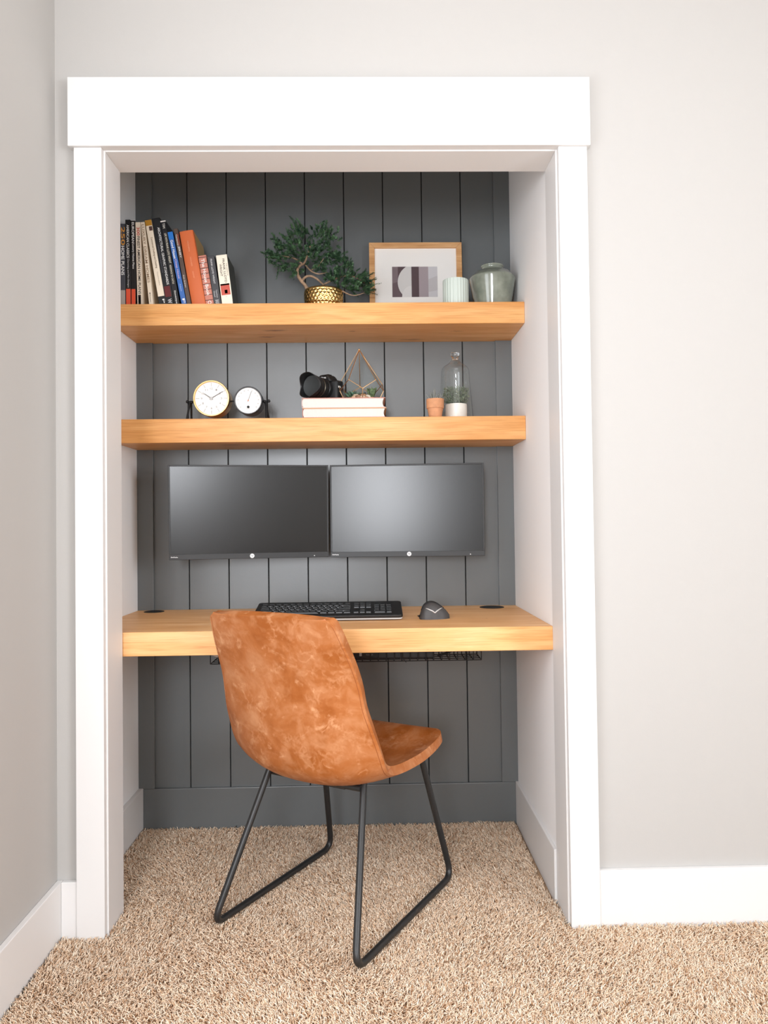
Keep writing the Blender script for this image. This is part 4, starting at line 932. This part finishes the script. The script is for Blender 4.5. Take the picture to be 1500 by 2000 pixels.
# ------------------------------------------------------------------ geometric terrarium with plants and pebbles
def terrarium():
    yc = .558; cx = atY(705.5, 740, yc).x; zb = BT + .0004
    root = thing('geometric_terrarium', 'teardrop brass and glass terrarium standing on the stacked books', 'terrarium', (cx, yc, zb))
    ap = Vector((atY(701.5, 683, yc).x - cx, 0, atY(701.5, 683, yc).z - zb))
    R = .0765; phi0 = math.radians(4)
    za = atY(706, 741.5, yc - .06).z - zb; zl = atY(708, 758, yc - .075).z - zb; Rb = .0765; R0 = .060
    def ring(r, off, z): return [Vector((r * math.sin(phi0 + 2 * PI * (k + off) / 5), -r * math.cos(phi0 + 2 * PI * (k + off) / 5), z)) for k in range(5)]
    A = ring(R, .5, za); Bv = ring(Rb, 0, zl); D = ring(R0, 0, .0016)
    bars = []
    for k in range(5):
        bars += [(ap, A[k]), (A[k], Bv[k]), (A[k], Bv[(k + 1) % 5]), (Bv[k], D[k]), (D[k], D[(k + 1) % 5])]
    bm = bmesh.new()
    for a, b in bars: tube(bm, [a, b], .0014, 6)
    for v in A + Bv + D + [ap]:
        bmesh.ops.create_icosphere(bm, subdivisions=1, radius=.0019, matrix=Matrix.Translation(v))
    bmesh.ops.create_uvsphere(bm, u_segments=12, v_segments=8, radius=.0042, matrix=Matrix.Translation(ap) @ Matrix.Diagonal((1, 1, .7, 1)))
    obj('frame', bm, mat('terrarium brass', (226, 190, 144), .35, metal=1), root)
    G = thin_glass('terrarium glass', (.95, .97, .965), 1.5)
    for k in range(5):
        kp = (k - 1) % 5
        if k != 0:
            me = bpy.data.meshes.new('glass_pane'); me.from_pydata([ap, A[kp], Bv[k], A[k]], [], [(0, 1, 2), (0, 2, 3)]); link('glass_pane', me, G, root)
        me = bpy.data.meshes.new('glass_pane'); me.from_pydata([A[k], Bv[k], D[k], D[(k + 1) % 5], Bv[(k + 1) % 5]], [], [(0, 1, 2), (0, 2, 3), (0, 3, 4)]); link('glass_pane', me, G, root)
    bm = bmesh.new(); prism(bm, [(p.x, p.y) for p in D], .0004, .0012); obj('base', bm, M_brass, root)
    # pebbles
    tints = [(206, 186, 162), (180, 138, 104), (226, 214, 198), (196, 166, 136), (150, 116, 92)]
    protos = []
    for i, t in enumerate(tints):
        bm = bmesh.new(); bmesh.ops.create_icosphere(bm, subdivisions=3, radius=.0055)
        for v in bm.verts:
            s = v.co.copy(); v.co *= 1 + .16 * math.sin(s.x * 620 + i) * math.cos(s.y * 540 + 2 * i) + .08 * math.sin(s.z * 800 + i); v.co.z *= .78; v.co.x *= 1.15
        me = bpy.data.meshes.new('pebble'); bm.to_mesh(me); bm.free(); me.materials.append(mat('pebble %d' % i, t, .6, vary=(300, .15)))
        for p in me.polygons: p.use_smooth = True
        protos.append(me)
    spots = [(-.018, -.036, 1.3), (.006, -.034, 1.4), (.020, -.028, 1.2), (-.024, -.050, 1.15), (-.010, -.055, 1.3), (.004, -.054, 1.2), (.016, -.050, 1.0), (.028, -.046, .9), (.036, -.034, 1.0), (-.034, -.040, .9), (.010, -.044, 1.1), (-.004, -.042, 1.2), (-.016, -.040, .9), (.024, -.034, 1.0), (-.028, -.028, .8), (.044, -.020, .8), (.0, -.030, 1.1)]
    for i, (x, y, s) in enumerate(spots):
        o = bpy.data.objects.new('pebble', protos[i % 5]); COL.objects.link(o); o.location = (cx + x, yc + y, zb + .0016 + .0044 * s * 1.3 + (.007 if i < 3 else 0)); o.rotation_euler = (0, 0, i * 1.3); o.scale = (s * 1.2, s * 1.2, s * 1.2)
        tag(o, 'small tan pebble on the floor of the glass terrarium', 'pebble', 'pebbles inside the terrarium')
    for (x, y, s, nl, colr, lab) in ((-.030, -.010, 1.05, 18, (74, 104, 84), 'pale green spiky succulent at the left inside the terrarium'), (.004, .012, 1.0, 16, (70, 84, 66), 'dark olive succulent in the middle inside the terrarium'), (.034, -.002, 1.2, 18, (92, 112, 78), 'upright green succulent at the right inside the terrarium')):
        t = thing('succulent', lab, 'succulent', (cx + x, yc + y, zb + .0018)); bm = bmesh.new()
        for k in range(nl):
            a = k * 2.4; el = .35 + .95 * k / nl; ln = .030 * s * (1 - .25 * k / nl); d = Vector((math.cos(a) * math.cos(el), math.sin(a) * math.cos(el), math.sin(el)))
            if x > .03: d = Vector((math.cos(a) * .45, math.sin(a) * .45, 1)).normalized(); ln *= 1.1
            p0 = Vector((0, 0, .010)) + Vector((d.x, d.y, 0)) * .002
            pts = [p0, p0 + d * ln * .35, p0 + d * ln * .75 + Vector((0, 0, .001)), p0 + d * ln + Vector((0, 0, .003))]
            tube(bm, pts, .003, 7, taper=[.0018, .0040 * s, .0030 * s, .0003])
        obj('leaves', bm, foliage_mat('succulent ' + lab[:6], tuple(int(v * .7) for v in colr), tuple(int(v * 1.35) for v in colr), 120), t, smooth=180)
        bm = bmesh.new(); lathe(bm, [(.013, 0), (.010, .007), (.0001, .010)], 14); obj('soil', bm, MATS['soil'], t, smooth=180)
terrarium()

# ------------------------------------------------------------------ terracotta pot with zebra succulent
def zebra():
    yc = .478; a = atY(832.5, 778, yc); b = atY(867, 778, yc); R = (b.x - a.x) / 2; cx = (a.x + b.x) / 2; zb = S2T + .0003
    H = atY(850, 777, yc - R).z - zb; zr = atY(850, 795.6, yc - R).z - zb
    root = thing('potted_zebra_plant', 'tiny striped succulent in a terracotta pot beside the glass cloche', 'potted plant', (cx, yc, zb))
    bm = bmesh.new(); lathe(bm, [(R * .70, 0), (R * .72, .002), (R * .885, zr - .001), (R * .89, zr), (R * .965, zr + .0006), (R * .975, zr + .002), (R, H - .002), (R * .99, H), (R * .91, H), (R * .88, H - .008), (.0001, H - .008)], 56)
    p = obj('pot', bm, mat('terracotta', (206, 148, 108), .8, vary=(70, .10)), root, smooth=35); p['label'] = 'terracotta pot'
    bm = bmesh.new(); lathe(bm, [(R * .87, H - .0075), (R * .4, H - .003), (.0001, H - .002)], 24); obj('soil', bm, mat('grit', (150, 138, 120), .95, bump=(300, .8), vary=(250, .35)), root, smooth=180)
    m = bpy.data.materials.new('zebra leaf'); m.use_nodes = True; nt = m.node_tree; bs = nt.nodes['Principled BSDF']; bs.inputs['Roughness'].default_value = .45
    tc = nt.nodes.new('ShaderNodeTexCoord'); w = nt.nodes.new('ShaderNodeTexWave'); w.wave_type = 'BANDS'; w.bands_direction = 'Z'; w.inputs['Scale'].default_value = 120; w.inputs['Distortion'].default_value = .6
    r = nt.nodes.new('ShaderNodeValToRGB'); r.color_ramp.elements[0].position = .70; r.color_ramp.elements[0].color = (*lin((40, 50, 44)), 1); r.color_ramp.elements[1].position = .82; r.color_ramp.elements[1].color = (*lin((206, 208, 200)), 1)
    nt.links.new(tc.outputs['Object'], w.inputs['Vector']); nt.links.new(w.outputs['Fac'], r.inputs['Fac']); nt.links.new(r.outputs['Color'], bs.inputs['Base Color'])
    z = H - .003
    for (x, y, tx, tz, s) in [(-.004, -.006, -.004, .036, 1), (.001, .0, .0, .040, 1), (-.010, -.004, -.016, .026, 1), (-.006, .004, -.010, .032, 1), (.006, -.004, .010, .020, .9), (.012, 0, .018, .024, 1), (.016, .002, .026, .022, .8), (.010, .008, .014, .030, .9), (-.014, .0, -.028, .018, .9), (.0, -.010, .003, .018, .9), (.014, -.006, .020, .013, .8), (-.010, -.010, -.014, .014, .8)]:
        p0 = Vector((x, y, z)); p1 = Vector((tx, y * 1.6, z + tz)); mid = (p0 + p1) / 2 + Vector(((tx - x) * .15, 0, .002)); bm = bmesh.new()
        pp = [Vector(q) for q in catmull([p0, mid, p1], 5)]; n = len(pp); tube(bm, pp, .003, 8, taper=[.0034 * s * (1 - (i / (n - 1)) ** 1.6) + .0003 for i in range(n)]); obj('leaf', bm, m, root, smooth=180)
zebra()

# ------------------------------------------------------------------ white pot plant under the cloche
def cloche():
    yc = .560; px = 889.5; cx = atY(px, 750, yc).x; zb = S2T + .0003
    r0 = .0595; rs = .0480
    root = thing('glass_cloche', 'tall clear glass cloche with a knob covering the white potted plant', 'cloche', (cx, yc, zb))
    Z = lambda v: atY(px, v, yc).z - zb
    zsh = Z(724); zn = Z(712); zk0 = Z(701); zk1 = Z(688.5)
    out = [(r0, 0), (r0 * .97, .03), (rs * 1.02, zsh * .75), (rs, zsh * .9), (rs * .985, zsh), (rs * .90, zsh + .010), (rs * .68, zn - .002), (.021, zn + .004), (.0135, zk0 - .004), (.0115, zk0)]
    inn = [(max(.001, r - .0022), z - (.002 if i > 4 else 0)) for i, (r, z) in enumerate(out)][::-1]
    bm = bmesh.new(); lathe(bm, [(r0, .0)] + out[1:] , 72, cap=False); o = obj('bell', bm, thin_glass('cloche glass', (.97, .985, .98), 1.5, base=.02), root, smooth=180)
    md = o.modifiers.new('s', 'SUBSURF'); md.levels = 1; md.render_levels = 2
    bm = bmesh.new(); lathe(bm, [(.0105, zk0 - .002), (.0108, zk0 + .004), (.0142, zk0 + .008), (.0148, zk1 - .006), (.0138, zk1 - .001), (.010, zk1), (.0001, zk1)], 40); obj('knob', bm, solid_glass('knob glass'), root, smooth=60)
    # the plant inside
    yp = yc - .008; pa = atY(870, 787.5, yp); pb = atY(911.8, 787.5, yp); R = (pb.x - pa.x) / 2; cp = (pa.x + pb.x) / 2
    t = thing('potted_herb', 'bushy grey green plant in a plain white pot under the cloche', 'potted plant', (cp, yp, zb)); H = atY(891, 787, yp - R).z - zb
    bm = bmesh.new(); lathe(bm, [(R * .93, 0), (R * .97, .002), (R, .006), (R, H - .002), (R * .985, H), (R * .93, H), (R * .92, H - .008), (.0001, H - .008)], 56); p = obj('pot', bm, mat('white ceramic', (246, 242, 234), .35, vary=(60, .03)), t, smooth=35); p['label'] = 'plain white ceramic pot'
    bm = bmesh.new(); lathe(bm, [(R * .91, H - .0075), (.0001, H - .003)], 24); obj('soil', bm, MATS['soil'], t)
    V = []; Fc = []; rn = random.Random(5)
    for k in range(1500):
        a = rn.uniform(0, 2 * PI); rr = .037 * math.sqrt(rn.random()); h = rn.uniform(0, 1); z = H + .002 + h * .052
        rr *= (.8 + .5 * math.sin(min(1, h * 1.1) * PI * .75)); p = Vector((rr * math.cos(a), rr * math.sin(a), z))
        d = Vector((math.cos(a + rn.uniform(-1.4, 1.4)), math.sin(a + rn.uniform(-1.4, 1.4)), rn.uniform(-.5, 1.0))).normalized(); ln = rn.uniform(.008, .015); w = d.cross(Vector((rn.uniform(-1, 1), rn.uniform(-1, 1), 1))).normalized() * .0012
        q = [p, p + d * ln * .5 + Vector((0, 0, .0012)), p + d * ln + Vector((0, 0, -.0012))]
        if max((v_.x ** 2 + v_.y ** 2) ** .5 for v_ in q) > .0475: continue
        b = len(V); V += [q[0] - w * .5, q[0] + w * .5, q[1] + w, q[1] - w, q[2]]; Fc += [(b, b + 1, b + 2, b + 3), (b + 3, b + 2, b + 4)]
    mesh_from(V, Fc, 'foliage', foliage_mat('herb green', (86, 104, 84), (168, 182, 158), 90), t)
    bm = bmesh.new()
    for k in range(16):
        a = k * 2.4; tube(bm, [(.01 * math.cos(a), .01 * math.sin(a), H - .006), (.024 * math.cos(a), .024 * math.sin(a), H + .03 + .012 * (k % 2))], .0009, 5)
    obj('stems', bm, mat('stem green', (92, 108, 80), .6), t)
cloche()

# ------------------------------------------------------------------ light
def area(name, loc, rot, sx, sy, power, col=(1, 1, 1), spread=180):
    l = bpy.data.lights.new(name, 'AREA'); l.shape = 'RECTANGLE'; l.size = sx; l.size_y = sy; l.energy = power; l.color = col; l.spread = math.radians(spread)
    o = bpy.data.objects.new(name, l); COL.objects.link(o); o.location = loc; o.rotation_euler = rot; return o
area('daylight_rear_window', ((RX0 + RX1) / 2, YR + .01, (RZ0 + RZ1) / 2), (PI / 2, 0, 0), RX1 - RX0 - .1, RZ1 - RZ0 - .1, 58, (.95, .98, 1.03))
area('daylight_side_window', (LW + .01, (WY0 + WY1) / 2, (WZ0 + WZ1) / 2), (0, -PI / 2, 0), WZ1 - WZ0 - .1, WY1 - WY0 - .1, 22, (.95, .98, 1.03))
area('right_fill', (XR - .01, (VY0 + VY1) / 2, (VZ0 + VZ1) / 2), (0, PI / 2, 0), VZ1 - VZ0 - .1, VY1 - VY0 - .1, 80, (.95, .98, 1.03))  # added fill from the right, brightens the left walls; no known window there
area('ceiling_fill', (.4, -1.5, CEIL - .02), (0, 0, 0), 1.0, 1.0, 5, (.98, .985, 1))  # added soft overhead fill, no known fixture on the ceiling

w = bpy.data.worlds.new('world'); scene.world = w; w.use_nodes = True
w.node_tree.nodes['Background'].inputs['Color'].default_value = (.9, .95, 1, 1); w.node_tree.nodes['Background'].inputs['Strength'].default_value = .6

vs = scene.view_settings; scene.display_settings.display_device = 'sRGB'
vs.view_transform = 'Standard'; vs.look = 'None'; vs.gamma = 1.0; vs.use_curve_mapping = False; vs.exposure = 0.1
scene.cycles.diffuse_bounces = 6; scene.cycles.max_bounces = 12; scene.cycles.transparent_max_bounces = 24
scene.cycles.use_denoising = True
